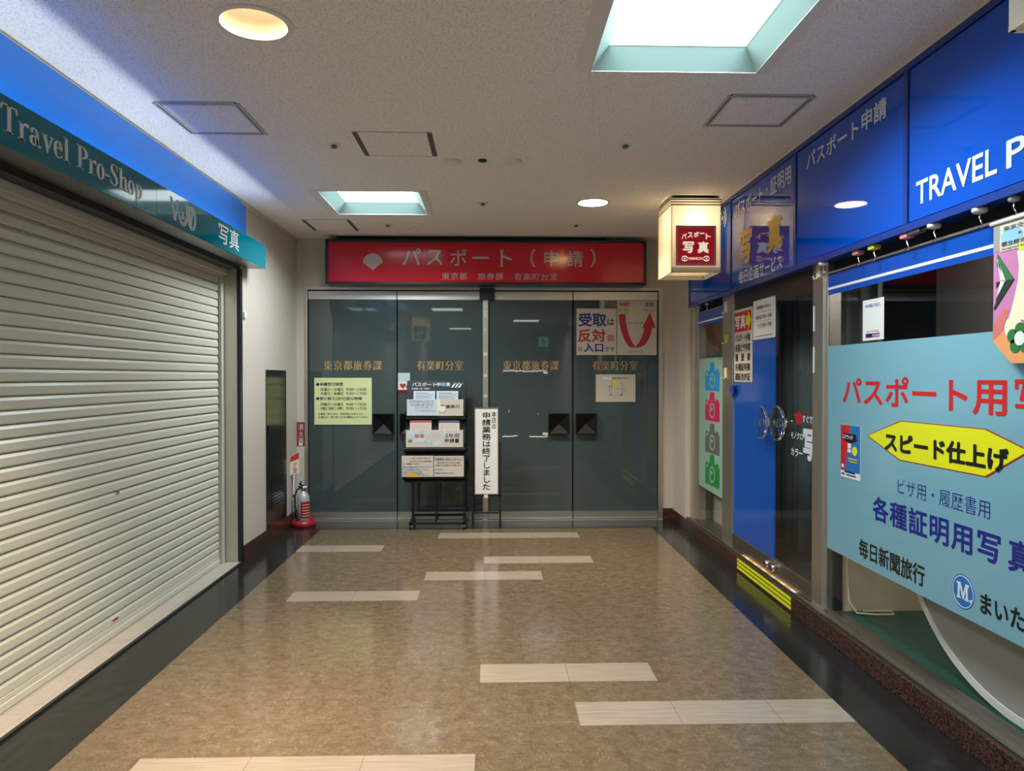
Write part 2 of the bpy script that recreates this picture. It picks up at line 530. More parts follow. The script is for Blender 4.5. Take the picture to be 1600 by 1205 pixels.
class MB:
    def __init__(self):
        self.v, self.f, self.s, self.marks = [], [], [], []

    def add(self, verts, faces, smooth=False):
        o = len(self.v)
        self.v += [Vector(p) for p in verts]
        for f in faces:
            self.f.append([o + i for i in f])
            self.s.append(smooth)
        return self

    def box(self, x0, x1, y0, y1, z0, z1):
        x0, x1 = min(x0, x1), max(x0, x1)
        y0, y1 = min(y0, y1), max(y0, y1)
        z0, z1 = min(z0, z1), max(z0, z1)
        return self.add([(x0, y0, z0), (x1, y0, z0), (x1, y1, z0), (x0, y1, z0), (x0, y0, z1), (x1, y0, z1), (x1, y1, z1), (x0, y1, z1)],
                        [(0, 3, 2, 1), (4, 5, 6, 7), (0, 1, 5, 4), (1, 2, 6, 5), (2, 3, 7, 6), (3, 0, 4, 7)])

    def prism(self, pl, pts, d0, d1):
        """a flat outline on plane pl, given thickness from d0 to d1 off the plane"""
        n = len(pts)
        area = sum(pts[i][0] * pts[(i + 1) % n][1] - pts[(i + 1) % n][0] * pts[i][1] for i in range(n))
        if area < 0:
            pts = pts[::-1]
        vs_ = [pl.p(a, b, d0) for a, b in pts] + [pl.p(a, b, d1) for a, b in pts]
        fs = [tuple(range(n - 1, -1, -1)), tuple(range(n, 2 * n))]
        fs += [(i, (i + 1) % n, n + (i + 1) % n, n + i) for i in range(n)]
        return self.add(vs_, fs)

    def rect(self, pl, a0, b0, a1, b1, d0=0.0, d1=0.002):
        a0, a1 = min(a0, a1), max(a0, a1)
        b0, b1 = min(b0, b1), max(b0, b1)
        return self.prism(pl, [(a0, b0), (a1, b0), (a1, b1), (a0, b1)], d0, d1)

    def frame(self, pl, a0, b0, a1, b1, w, d0=0.0, d1=0.002):
        a0, a1 = min(a0, a1), max(a0, a1)
        b0, b1 = min(b0, b1), max(b0, b1)
        self.rect(pl, a0, b0, a0 + w, b1, d0, d1)
        self.rect(pl, a1 - w, b0, a1, b1, d0, d1)
        self.rect(pl, a0 + w, b0, a1 - w, b0 + w, d0, d1)
        return self.rect(pl, a0 + w, b1 - w, a1 - w, b1, d0, d1)

    def ring(self, pl, ca, cb, ro, ri, d0, d1, a0=0.0, a1=2 * PI, n=40, ry=None, riy=None):
        """an arc band (elliptic when ry is given)"""
        ry = ro if ry is None else ry
        riy = ri if riy is None else riy
        full = abs(a1 - a0) > 2 * PI - 1e-4
        k = n if full else n + 1
        vs_, fs = [], []
        for i in range(k):
            t = a0 + (a1 - a0) * i / n
            c, s = math.cos(t), math.sin(t)
            vs_ += [pl.p(ca + ri * c, cb + riy * s, d0), pl.p(ca + ro * c, cb + ry * s, d0),
                    pl.p(ca + ro * c, cb + ry * s, d1), pl.p(ca + ri * c, cb + riy * s, d1)]
        for i in range(n):
            a, b = 4 * i, 4 * ((i + 1) % k)
            for q in range(4):
                fs.append((a + q, b + q, b + (q + 1) % 4, a + (q + 1) % 4))
        if not full:
            fs += [(0, 1, 2, 3), (4 * n + 3, 4 * n + 2, 4 * n + 1, 4 * n)]
        return self.add(vs_, fs)

    def disc(self, pl, ca, cb, r, d0, d1, n=40, ry=None):
        ry = r if ry is None else ry
        return self.prism(pl, [(ca + r * math.cos(2 * PI * i / n), cb + ry * math.sin(2 * PI * i / n)) for i in range(n)], d0, d1)

    def tube(self, pts, r, n=8, cap=True):
        pts = [Vector(p) for p in pts]
        rs = r if isinstance(r, (list, tuple)) else [r] * len(pts)
        vs_, fs = [], []
        prev = None
        for i, p in enumerate(pts):
            t = (pts[min(i + 1, len(pts) - 1)] - pts[max(i - 1, 0)]).normalized()
            ref = prev if prev is not None else (Vector((0, 0, 1)) if abs(t.z) < 0.9 else Vector((1, 0, 0)))
            a = (ref - t * ref.dot(t)).normalized()
            b = t.cross(a)
            prev = a
            for k in range(n):
                th = 2 * PI * k / n
                vs_.append(p + a * (rs[i] * math.cos(th)) + b * (rs[i] * math.sin(th)))
        for i in range(len(pts) - 1):
            for k in range(n):
                fs.append((i * n + k, i * n + (k + 1) % n, (i + 1) * n + (k + 1) % n, (i + 1) * n + k))
        self.add(vs_, fs, True)
        if cap:
            e = (len(pts) - 1) * n
            self.add(vs_, [tuple(range(n - 1, -1, -1)), tuple(range(e, e + n))])
        return self

    def lathe(self, o, axis, prof, n=40, smooth=True):
        """prof: (radius, distance along axis)"""
        o, ax = Vector(o), Vector(axis).normalized()
        ref = Vector((0, 0, 1)) if abs(ax.z) < 0.9 else Vector((1, 0, 0))
        a = (ref - ax * ref.dot(ax)).normalized()
        b = ax.cross(a)
        vs_, fs = [], []
        for r, h in prof:
            for k in range(n):
                t = 2 * PI * k / n
                vs_.append(o + ax * h + a * (r * math.cos(t)) + b * (r * math.sin(t)))
        for i in range(len(prof) - 1):
            for k in range(n):
                fs.append((i * n + k, i * n + (k + 1) % n, (i + 1) * n + (k + 1) % n, (i + 1) * n + k))
        return self.add(vs_, fs, smooth)

    def stroke(self, pl, pts, ws, d0, d1):
        """a flat brush stroke of varying width along pts on plane pl"""
        L, R = [], []
        for i, (x, y) in enumerate(pts):
            a, b = pts[max(i - 1, 0)], pts[min(i + 1, len(pts) - 1)]
            dx, dy = b[0] - a[0], b[1] - a[1]
            ln = math.hypot(dx, dy) or 1
            wv = ws[i] if isinstance(ws, (list, tuple)) else ws
            L.append((x - dy / ln * wv / 2, y + dx / ln * wv / 2))
            R.append((x + dy / ln * wv / 2, y - dx / ln * wv / 2))
        for i in range(len(pts) - 1):
            self.prism(pl, [L[i], R[i], R[i + 1], L[i + 1]], d0, d1)
        return self


def build(name, mb, mat, parent=None, base=None, bevel=0.0, label=None, keep_sharp=False):
    if len(mb.marks) > 1:                       # several lines of writing: one part per line
        cuts = [(0, 0)] + mb.marks[1:] + [(len(mb.v), len(mb.f))]
        o = None
        for (va, fa_), (vb, fb) in zip(cuts[:-1], cuts[1:]):
            one = MB()
            one.v, one.s = mb.v[va:vb], mb.s[fa_:fb]
            one.f = [[i - va for i in f] for f in mb.f[fa_:fb]]
            o = build(name, one, mat, parent, base, bevel, label, keep_sharp)
        return o
    base = Vector(BASE[parent.name]) if parent else Vector(base or (0, 0, 0))
    me = bpy.data.meshes.new(name)
    me.from_pydata([tuple(p - base) for p in mb.v], [], mb.f)
    me.materials.append(mat)
    for p, s in zip(me.polygons, mb.s):
        p.use_smooth = s
    me.update()
    bm = bmesh.new()
    bm.from_mesh(me)
    if any(mb.s):
        bmesh.ops.remove_doubles(bm, verts=bm.verts, dist=1e-6)
    if not keep_sharp:
        bmesh.ops.recalc_face_normals(bm, faces=bm.faces)
    bm.to_mesh(me)
    bm.free()
    o = bpy.data.objects.new(name, me)
    COL.objects.link(o)
    if parent:
        o.parent = parent
    else:
        o.location = base
    BASE[o.name] = tuple(base)
    if bevel:
        b = o.modifiers.new('bevel', 'BEVEL')
        b.width = bevel
        b.segments = 2
        b.limit_method = 'ANGLE'
    if label:
        o['label'] = label
    return o


def thing(name, label, cat, loc, group=None):
    o = bpy.data.objects.new(name, None)
    o.empty_display_size = 0.05
    COL.objects.link(o)
    o.location = loc
    o['label'], o['category'] = label, cat
    if group:
        o['group'] = group
    BASE[o.name] = tuple(loc)
    return o


def tag(o, label, cat, group=None):
    o['label'], o['category'] = label, cat
    if group:
        o['group'] = group
    return o


def struct(name, mb, mat, bevel=0.0, **k):
    o = build(name, mb, mat, None, bevel=bevel, **k)
    o['kind'] = 'structure'
    return o


def struct_empty(name, loc=(0, 0, 0)):
    o = bpy.data.objects.new(name, None)
    COL.objects.link(o)
    o.location = loc
    o['kind'] = 'structure'
    BASE[o.name] = tuple(loc)
    return o


# ------------------------------------------------------------------ lettering
def glyphs(s, bold=0.0, spacing=1.0):
    """flat outline of a line of text as (verts2d, faces)"""
    c = bpy.data.curves.new('lettering', 'FONT')
    c.body = s
    c.offset = bold
    c.space_character = spacing
    c.resolution_u = 3
    o = bpy.data.objects.new('lettering', c)
    COL.objects.link(o)
    dg = bpy.context.evaluated_depsgraph_get()
    me = bpy.data.meshes.new_from_object(o.evaluated_get(dg))
    vs_ = [(v.co.x, v.co.y) for v in me.vertices]
    fs = [tuple(p.vertices) for p in me.polygons]
    bpy.data.objects.remove(o)
    bpy.data.curves.remove(c)
    bpy.data.meshes.remove(me)
    return vs_, fs


def put_glyphs(mb, pl, vs_, fs, fx, fy, d):
    pts = [pl.p(fx(x, y), fy(x, y), d) for x, y in vs_]
    mb.add(pts, fs)


def heavy(bo):
    """shifts that thicken a stroke by bo on every side"""
    if bo <= 0:
        return [(0.0, 0.0)]
    n = 4 if bo < 0.013 else 8
    return [(0.0, 0.0)] + [(bo * math.cos(2 * PI * (i + .5) / n), bo * math.sin(2 * PI * (i + .5) / n)) for i in range(n)]


def text(mb, pl, s, box, bold=0.0, d=0.0015, spacing=1.0, mincho=False, shear=None, extents=None):
    """write s so that it fills box = (left, bottom, right, top) on the plane"""
    u0, v0, u1, v1 = box
    vs_, fs = glyphs(s, -0.012 if mincho else min(bold, 0.0), spacing)
    mb.marks.append((len(mb.v), len(mb.f)))
    xs, ys = [p[0] for p in vs_], [p[1] for p in vs_]
    x0, x1, y0, y1 = min(xs), max(xs), min(ys), max(ys)
    bo = 0.0 if mincho else max(bold, 0.0)
    x0, x1, y0, y1 = x0 - bo, x1 + bo + (0.066 if mincho else 0.0), y0 - bo, y1 + bo
    sx, sy = (u1 - u0) / max(x1 - x0, 1e-6), (v1 - v0) / max(y1 - y0, 1e-6)
    for k, (sh, sv) in enumerate([(a, 0.0) for a in (0.0, 0.017, 0.034, 0.051, 0.066)] if mincho else heavy(bo)):
        put_glyphs(mb, pl, vs_, fs, lambda x, y: u0 + (x + sh - x0) * sx, lambda x, y: v0 + (y + sv - y0) * sy, d + 0.00006 * k)
    return mb


def column_text(mb, pl, s, box, bold=0.0, d=0.0015):
    """vertical writing: one character per cell from the top of the box down"""
    u0, v0, u1, v1 = box
    n = len(s)
    ch = (v1 - v0) / n
    size = u1 - u0
    for i, c in enumerate(s):
        vs_, fs = glyphs(c)
        top = v1 - i * ch
        sy = ch * 0.98
        for k, (sh, sv) in enumerate(heavy(bold)):
            put_glyphs(mb, pl, vs_, fs, lambda x, y: u0 + (x + sh) * size, lambda x, y: top - ch * 0.88 + (y + sv) * sy, d + 0.00006 * k)
    return mb


# serif capitals and small letters for the travel shop's fascia (cap height 1, drawn as brush shapes)
def serif_word(mb, pl, word, box, d0=0.0, d1=0.003):
    shapes, pen = [], 0.0

    def R(x0, y0, x1, y1):
        shapes.append([(pen + x0, y0), (pen + x1, y0), (pen + x1, y1), (pen + x0, y1)])

    def P(*pts):
        shapes.append([(pen + a, b) for a, b in pts])

    def ARC(cx, cy, ro, ry, ri, riy, a0, a1, n=18, wide=0.0):
        a0, a1 = math.radians(a0), math.radians(a1)
        for i in range(n):
            t, t2 = a0 + (a1 - a0) * i / n, a0 + (a1 - a0) * (i + 1) / n
            P((cx + ri * math.cos(t), cy + riy * math.sin(t)), (cx + ro * math.cos(t), cy + ry * math.sin(t)),
              (cx + ro * math.cos(t2), cy + ry * math.sin(t2)), (cx + ri * math.cos(t2), cy + riy * math.sin(t2)))

    def STK(pts, ws):
        L, Rr = [], []
        for i, (x, y) in enumerate(pts):
            a, b = pts[max(i - 1, 0)], pts[min(i + 1, len(pts) - 1)]
            dx, dy = b[0] - a[0], b[1] - a[1]
            ln = math.hypot(dx, dy)
            L.append((x - dy / ln * ws[i] / 2, y + dx / ln * ws[i] / 2))
            Rr.append((x + dy / ln * ws[i] / 2, y - dx / ln * ws[i] / 2))
        for i in range(len(pts) - 1):
            P(L[i], Rr[i], Rr[i + 1], L[i + 1])

    for c in word:
        if c == 'T':
            R(0, .945, .6, 1); P((0, 1), (0, .76), (.025, .76), (.08, .95)); P((.6, 1), (.52, .95), (.575, .76), (.6, .76))
            R(.235, 0, .365, 1); R(.15, 0, .45, .035); adv = .62
        elif c == 'r':
            R(.08, 0, .2, .66); R(0, 0, .29, .035); P((0, .61), (.2, .68), (.2, .6), (0, .585))
            P((.2, .44), (.2, .56), (.27, .66), (.34, .68), (.42, .66), (.43, .56), (.39, .52), (.34, .54), (.3, .58), (.24, .54)); adv = .44
        elif c == 'a':
            ARC(.17, .19, .17, .2, .06, .155, 0, 360); R(.26, .06, .37, .5); ARC(.2, .47, .17, .21, .06, .175, 0, 165)
            P((.03, .55), (.04, .47), (.1, .45), (.14, .5), (.1, .56)); P((.37, .12), (.47, .05), (.44, .0), (.36, -.02), (.28, .08)); adv = .5
        elif c == 'v':
            P((.03, .66), (.17, .66), (.31, .16), (.27, -.02), (.23, -.02)); P((.27, -.02), (.25, .1), (.42, .66), (.46, .66))
            R(-.02, .63, .24, .665); R(.34, .63, .52, .665); adv = .5
        elif c == 'e':
            ARC(.2, .33, .2, .35, .075, .31, 0, 300); R(.08, .37, .385, .41); P((.3, .03), (.36, .14), (.39, .13), (.34, .0)); adv = .44
        elif c == 'l':
            R(.08, 0, .2, 1); R(0, 0, .29, .035); P((0, .96), (.2, 1.02), (.2, .94), (0, .93)); adv = .33
        elif c == 'P':
            R(.09, 0, .22, 1); R(0, 0, .33, .035); R(0, .965, .25, 1); ARC(.22, .73, .34, .27, .2, .225, -90, 90); adv = .58
        elif c == 'o':
            ARC(.21, .33, .21, .355, .085, .315, 0, 360, 28); adv = .46
        elif c == '-':
            R(.02, .27, .25, .36); adv = .29
        elif c == 'S':
            STK([(.41, .78), (.36, .93), (.24, .985), (.12, .93), (.075, .79), (.13, .64), (.25, .52), (.36, .39), (.4, .23), (.34, .07), (.21, .015), (.08, .08), (.03, .24)],
                [.03, .05, .04, .07, .12, .14, .14, .14, .12, .07, .04, .05, .03])
            P((.39, .97), (.42, .97), (.43, .74), (.4, .74)); P((.01, .26), (.04, .26), (.05, .02), (.02, .02)); adv = .5
        elif c == 'h':
            R(.08, 0, .2, 1); R(0, 0, .28, .035); P((0, .96), (.2, 1.02), (.2, .94), (0, .93))
            STK([(.19, .48), (.27, .62), (.36, .64), (.42, .56), (.43, .4), (.43, 0)], [.03, .06, .08, .11, .12, .12]); R(.34, 0, .56, .035); adv = .57
        elif c == 'p':
            R(.08, -.3, .2, .66); R(0, -.3, .29, -.265); P((0, .61), (.2, .68), (.2, .6), (0, .585)); ARC(.26, .33, .22, .35, .095, .31, -115, 115, 20); adv = .52
        else:
            adv = .3
        pen += adv
    u0, v0, u1, v1 = box                       # v0 baseline, v1 cap height
    sx = (u1 - u0) / pen
    for s in shapes:
        mb.prism(pl, [(u0 + a * sx, v0 + b * (v1 - v0)) for a, b in s], d0, d1)
    return mb


# ================================================================== THE SETTING
XL, XR, YB, ZC = -2.03, 1.89, 7.48, 2.93
XS = -2.185                                   # shutter plane
YREAR = -9.0
Y_RECESS = 5.84                               # far end of the left shop front
Y_NEAR = -0.6                                 # near end of both shop fronts

# floor: brown field, black border, pale wooden inlays
fl = struct('floor', MB().box(-2.3, 2.2, YREAR, 7.9, -0.12, 0.0), M['brown'])
for x0, x1, y0, y1 in ((-2.3, -1.69, YREAR, 7.6), (1.58, 2.2, YREAR, 7.6), (-1.69, 1.58, 7.06, 7.6)):
    build('floor_border', MB().box(x0, x1, y0, y1, 0.0, 0.0006), M['black'], fl, label='black marbled border strip')
for x0, x1, y0, y1 in ((-.512, .812, 6.65, 6.885), (-1.69, -.96, 6.165, 6.395), (-.073, .815, 5.745, 5.965), (-.51, .371, 5.28, 5.508),
                       (-1.383, -.508, 4.805, 5.025), (-.067, .812, 3.5, 3.722), (.374, 1.58, 3.055, 3.277), (-1.383, -.07, 2.61, 2.835),
                       (-.95, -.07, 0.4, 0.62), (.37, 1.25, -.9, -.68)):
    build('floor_inlay', MB().box(x0, x1, y0, y1, 0.0, 0.0007), M['plank'], fl, label='pale wood-grain inlay strip')

# ceiling with openings for the recessed lights
PANELS = [(0.847, 2.962), (-0.960, 5.952)]
PANELS_FAR = [(-0.96, -0.2), (0.85, -3.2), (-0.96, -6.2)]
DOWNS = [(-0.966, 2.945, .135), (0.82, 5.868, .122)]
HALF = 0.388


def ceiling_mesh():
    mb = MB()
    sq = [(x - HALF, x + HALF, y - HALF, y + HALF) for x, y in PANELS]
    rd = [(x - .2, x + .2, y - .2, y + .2) for x, y, r in DOWNS]
    xs = sorted({-2.4, 2.3} | {a for q in sq + rd for a in q[:2]})
    ys = sorted({YREAR, 7.9} | {a for q in sq + rd for a in q[2:]})
    for i in range(len(xs) - 1):
        for j in range(len(ys) - 1):
            cx, cy = (xs[i] + xs[i + 1]) / 2, (ys[j] + ys[j + 1]) / 2
            if any(q[0] < cx < q[1] and q[2] < cy < q[3] for q in sq + rd):
                continue
            mb.add([(xs[i], ys[j], ZC), (xs[i], ys[j + 1], ZC), (xs[i + 1], ys[j + 1], ZC), (xs[i + 1], ys[j], ZC)], [(0, 1, 2, 3)])
    n = 48
    for (x, y, r) in DOWNS:
        vs_, fs = [], []
        for k in range(n):
            t = 2 * PI * k / n
            c, s = math.cos(t), math.sin(t)
            q = 0.2 / max(abs(c), abs(s))
            vs_ += [(x + r * c, y + r * s, ZC), (x + q * c, y + q * s, ZC)]
        for k in range(n):
            a, b = 2 * k, 2 * ((k + 1) % n)
            fs.append((a, b, b + 1, a + 1))
        mb.add(vs_, fs)
    return mb


struct('ceiling', ceiling_mesh(), M['ceiling'], keep_sharp=True)
struct('ceiling_slab', MB().box(-2.6, 2.6, YREAR - .2, 8.0, 3.22, 3.3), M['ceiling_plain'])

# walls
wl = MB().box(XL - .2, XL, Y_RECESS, 7.9, 0, ZC).box(XL - .2, XL, YREAR, Y_NEAR, 0, ZC)
struct('wall_left', wl, M['wall'])
struct('wall_left_soffit', MB().box(XS - .2, XL - .012, Y_NEAR, Y_RECESS, 2.36, ZC), M['dark_metal'])
DX0, DX1, DZ = -1.945, 1.783, 2.432           # door opening
wb = MB().box(XL - .2, DX0, YB, YB + .3, 0, ZC).box(DX1, 2.4, YB, YB + .3, 0, ZC).box(DX0, DX1, YB, YB + .3, DZ, ZC)
struct('wall_back', wb, M['wall'])
wr = MB().box(XR, XR + .2, 6.985, YB, 0.11, ZC).box(XR + .012, XR + .2, Y_NEAR, 6.985, 2.5, ZC).box(XR, XR + .2, YREAR, Y_NEAR, 0, ZC)
wr.box(XR + .05, XR + .2, 6.86, 6.985, 2.16, ZC)
struct('wall_right', wr, M['wall'])
struct('wall_rear', MB().box(-2.4, 2.4, YREAR - .15, YREAR, 0, ZC), M['wall'])
struct('trim_1', MB().box(XL, XL + .012, Y_RECESS, YB, ZC - .035, ZC).box(XL, XR, YB - .012, YB, ZC - .03, ZC), M['wall'])
struct('baseboard_left', MB().box(XL, XL + .012, Y_RECESS + .02, YB, 0, .128), M['granite'])
struct('baseboard_back', MB().box(XL, DX0, YB - .012, YB, 0, .12).box(DX1, XR, YB - .012, YB, 0, .12), M['granite'])
struct('baseboard_right', MB().box(XR + .004, XR + .2, Y_NEAR, YB, 0, .112), M['granite'], bevel=0.004)

# stainless return at the end of the left shop front, tile sill below the shutter
struct('trim_2', MB().box(XS - .01, XL + .002, Y_RECESS - .03, Y_RECESS + .02, 0, 2.37), M['steel'])
struct('trim_3', MB().box(XL - .02, XL + .006, Y_RECESS - .034, Y_RECESS + .022, 0, 2.37), M['dark_metal'])
sl = struct('trim_4', MB().box(XS - .1, XL, Y_NEAR, Y_RECESS - .03, 0, .012), M['sill_tile'])
build('sill_edge', MB().box(XL, XL + .018, Y_NEAR, Y_RECESS - .04, 0, .011), M['dark_metal'], sl, label='dark metal edge strip')

# ------------------------------------------------------------------ glazed doors at the back
YD = 7.505
fr = MB()
fr.box(DX0, DX0 + .03, YB - .012, YB + .12, 0, DZ).box(DX1 - .045, DX1, YB - .012, YB + .12, 0, DZ)
fr.box(DX0 + .03, DX1 - .045, YB - .012, YB + .12, 2.402, DZ)
frame = struct('door_frame', fr, M['steel'])
build('mullion', MB().box(-.105, -.048, YB - .006, YB + .1, 0, 2.39), M['steel'], frame)
build('closer_box', MB().box(-.137, .02, YB - .03, YB + .05, 2.3, 2.425), M['dark_metal'], frame, label='dark box at the head of the mullion')
mm = MB()
for z in (2.22, 2.17, 2.12, 1.98, 1.72, 1.50, 1.29):
    mm.box(-.092, -.06, YB - .008, YB - .006, z, z + random.uniform(.02, .05))
build('tape_residue', mm, M['tape_white'], frame, label='scraps of white tape on the mullion')
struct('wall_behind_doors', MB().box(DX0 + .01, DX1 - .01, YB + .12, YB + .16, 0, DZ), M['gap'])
struct('door_threshold', MB().box(DX0, DX1, YB - .03, YB + .1, 0, .006), M['steel_h'])
LEAVES = [(-1.912, -.999, 'door_1', '東京都旅券課', (-1.757, -1.155)), (-.993, -.107, 'door_2', '有楽町分室', (-.792, -.31)),
          (-.046, .837, 'door_3', '東京都旅券課', (.107, .692)), (.843, 1.735, 'door_4', '有楽町分室', (1.045, 1.52))]
BP = back_plane(YD)
for i, (x0, x1, nm, s, tx) in enumerate(LEAVES):
    dr = struct_empty(nm, (x0, YD, 0))
    build('door_glass', MB().box(x0 + .004, x1 - .004, YD, YD + .014, .088, 2.304), M['door_glass'], dr)
    build('top_rail', MB().box(x0 + .002, x1 - .002, YD - .012, YD + .03, 2.304, 2.39), M['steel_h'], dr)
    build('bottom_rail', MB().box(x0 + .002, x1 - .002, YD - .012, YD + .03, .012, .088), M['steel_h'], dr)
    lt = MB()
    z0 = on_y(560, 578.5, YD)[1]
    z1 = on_y(560, 563.5, YD)[1]
    text(lt, BP, s, (tx[0], z0, tx[1], z1), d=.0016, spacing=1.12, mincho=True)
    build('gold_lettering', lt, M['gold'], dr, label='gold lettering across the glass')
    hx = x1 - .145 if i % 2 == 0 else x0 + .135
    if i == 0:
        hx = x1 - .138
    z, a, h = 1.008, .108, .052
    hb = MB()
    yf, ya_ = YD - .05, YD - .003
    for q0, q1, r0, r1 in ((hx - a, hx - a + .008, z - a, z + a), (hx + a - .008, hx + a, z - a, z + a), (hx - a + .008, hx + a - .008, z - a, z - a + .008), (hx - a + .008, hx + a - .008, z + a - .008, z + a)):
        hb.box(q0, q1, yf - .004, YD, r0, r1)
    e = a - .008
    hb.add([(hx - e, yf, z - e), (hx + e, yf, z - e), (hx + e, yf, z + e), (hx - e, yf, z + e), (hx, ya_, z)], [(0, 1, 4), (1, 2, 4), (2, 3, 4), (3, 0, 4)])
    build('handle', hb, M['black_plastic'], dr, label='square black recessed pull')
    if i == 2:
        tr = MB()
        for p0, p1, n in (((786, 580), (853, 580.5), 10), ((785, 682), (808, 683), 4), ((827, 682.5), (855, 683), 5)):
            for k in range(n):
                ax, az = on_y(p0[0] + (p1[0] - p0[0]) * k / n, p0[1] + random.uniform(-1, 1), YD)
                bx, bz = on_y(p0[0] + (p1[0] - p0[0]) * (k + 1.1) / n, p0[1] + random.uniform(-1, 1), YD)
                tr.prism(BP, [(ax, az - .007), (bx, bz - .006), (bx, bz + .007), (ax, az + .006)], 0, .001)
        for q in (((849, 584), (856, 581)), ((848, 680), (856, 676)), ((795, 645), (796, 641)), ((840, 648), (841, 646))):
            (ax, az), (bx, bz) = on_y(*q[0], YD), on_y(*q[1], YD)
            tr.rect(BP, ax, az, bx, bz, 0, .001)
        build('tape_residue', tr, M['tape_white'], dr, label='torn strips of old white tape')

# ------------------------------------------------------------------ stainless service door in the left wall
sd = struct_empty('door_5', (XL, 6.42, .13))
LP = left_plane(XL)
yA, zT = on_x(414.7, 578, XL)
yB2 = on_x(446, 578, XL)[0]
build('door_panel', MB().rect(LP, yA, .13, yB2, zT, 0, .008), M['steel_dark'], sd)
lv = MB()
for k in range(9):
    lv.rect(LP, yA + .12, .30 + k * .03, yB2 - .12, .315 + k * .03, .008, .014)
build('vent_louvre', lv, M['steel_dark'], sd)
build('pull', MB().rect(LP, yA + .05, .98, yA + .09, 1.06, .008, .016), M['dark_metal'], sd)

# ================================================================== LEFT SHOP FRONT
rs = thing('roller_shutter', 'closed cream roller shutter under the teal fascia on the left', 'shutter', (XS, 2.5, .012))
Y0S, Y1S = Y_NEAR, 5.735
pitch, top = .0637, 2.34
prof = []
z = .075
while z < top:
    prof += [(-.006, z), (.010, z + .0035), (.0125, z + .010), (.0115, z + .044), (.001, z + .0600), (-.006, z + .0615)]
    z += pitch
vs_ = [(XS + a, y, b) for a, b in prof for y in (Y0S, Y1S)]
fs_ = [(2 * i, 2 * i + 1, 2 * i + 3, 2 * i + 2) for i in range(len(prof) - 1)]
cu = MB().add(vs_, fs_)
build('shutter_curtain', cu, M['shutter'], rs)
build('bottom_bar', MB().box(XS - .02, XS + .02, Y0S, Y1S, .014, .05).box(XS - .02, XS + .012, Y0S, Y1S, .05, .078), M['shutter'], rs, bevel=.004)
build('guide_rail', MB().box(XS - .03, XS + .035, Y1S + .012, Y1S + .07, .012, 2.36), M['shutter'], rs, bevel=.003)
build('shutter_gap', MB().box(XS - .03, XS - .012, Y1S - .002, Y1S + .012, .012, 2.36), M['gap'], rs)
build('head_rail', MB().box(XS + .028, XS + .06, Y0S, Y1S + .07, 2.315, 2.36).box(XS - .01, XS + .028, Y0S, Y1S + .02, 2.295, 2.325), M['shutter'], rs, bevel=.003)
yk, zk = on_x(184, 769, XS + .012)
build('keyhole', MB().disc(left_plane(XS + .012), yk, zk, .012, 0, .004, 20), M['steel'], rs)
yk, zk = on_x(182, 968, XS + .02)
stk = build('warning_label', MB().rect(left_plane(XS + .013), yk - .035, zk - .013, yk + .035, zk + .013, 0, .002), M['white'], rs)
build('printed_band', MB().rect(left_plane(XS + .0155), yk - .03, zk - .006, yk + .03, zk + .009, 0, .001), M['g_darkred'], stk)
yk, zk = on_x(134, 318, XS + .06)
build('catch', MB().box(XS + .06, XS + .066, yk - .03, yk + .03, zk - .018, zk + .016), M['gap'], rs)

XT = -1.88
yT1 = on_x(415, 384, XT)[0]
zt0, zt1 = 2.392, 2.586
ts = thing('shop_sign', 'long teal shop fascia with white lettering, lit from behind, on the left', 'sign', (XT, 2.5, zt0))
build('fascia_board', MB().box(XT - .01, XT, Y_NEAR, 4.07, zt0, zt1).box(XT - .01, XT, 4.073, yT1, zt0, zt1), M['teal'], ts, label='glossy teal board')
build('trough', MB().box(XL - .01, XT - .01, Y_NEAR, yT1, zt0 + .002, zt0 + .012).box(XL, XT - .01, yT1 - .006, yT1, zt0 + .012, zt0 + .09), M['alu'], ts)
build('backing_panel', MB().box(XL - .012, XL + .004, Y_NEAR, Y_RECESS + .12, zt0 + .012, ZC - .012), M['sky_blue'], ts, label='sky blue panel above the board')
build('edge_trim', MB().box(XL - .012, XL + .008, Y_NEAR, Y_RECESS + .12, ZC - .014, ZC - .004), M['wall'], ts)
tb = MB()
for k in range(5):
    y0 = -.45 + k * 1.25
    tb.tube([(XL + .085, y0, 2.462), (XL + .085, y0 + 1.17, 2.462)], .013, 10)
build('fluorescent_tube', tb, M['tube_on'], ts, label='lit white tubes behind the board')
TP = left_plane(XT)
lt = MB()
yA, zB_ = on_x(0.5, 205, XT)
yB2 = on_x(222.5, 300, XT)[0]
zcap = on_x(10, 163, XT)[1]
zbas = on_x(10.5, 206, XT)[1]
serif_word(lt, TP, 'Travel Pro-Shop', (yA, zbas, yB2, zcap))
build('lettering', lt, M['letter_white'], ts, label='white serif words Travel Pro-Shop')
lt = MB()
text(lt, TP, '写真', (on_x(341, 360, XT)[0], on_x(341, 378, XT)[1], on_x(373, 380, XT)[0], on_x(341, 346, XT)[1]), .012, .002)
build('lettering', lt, M['letter_white'], ts, label='white characters for photo')
lg = MB()                                               # thin triple-lined monogram
yc0, yc1 = on_x(266, 330, XT)[0], on_x(306, 340, XT)[0]
zc0, zc1 = 2.425, 2.555
wd = (yc1 - yc0)
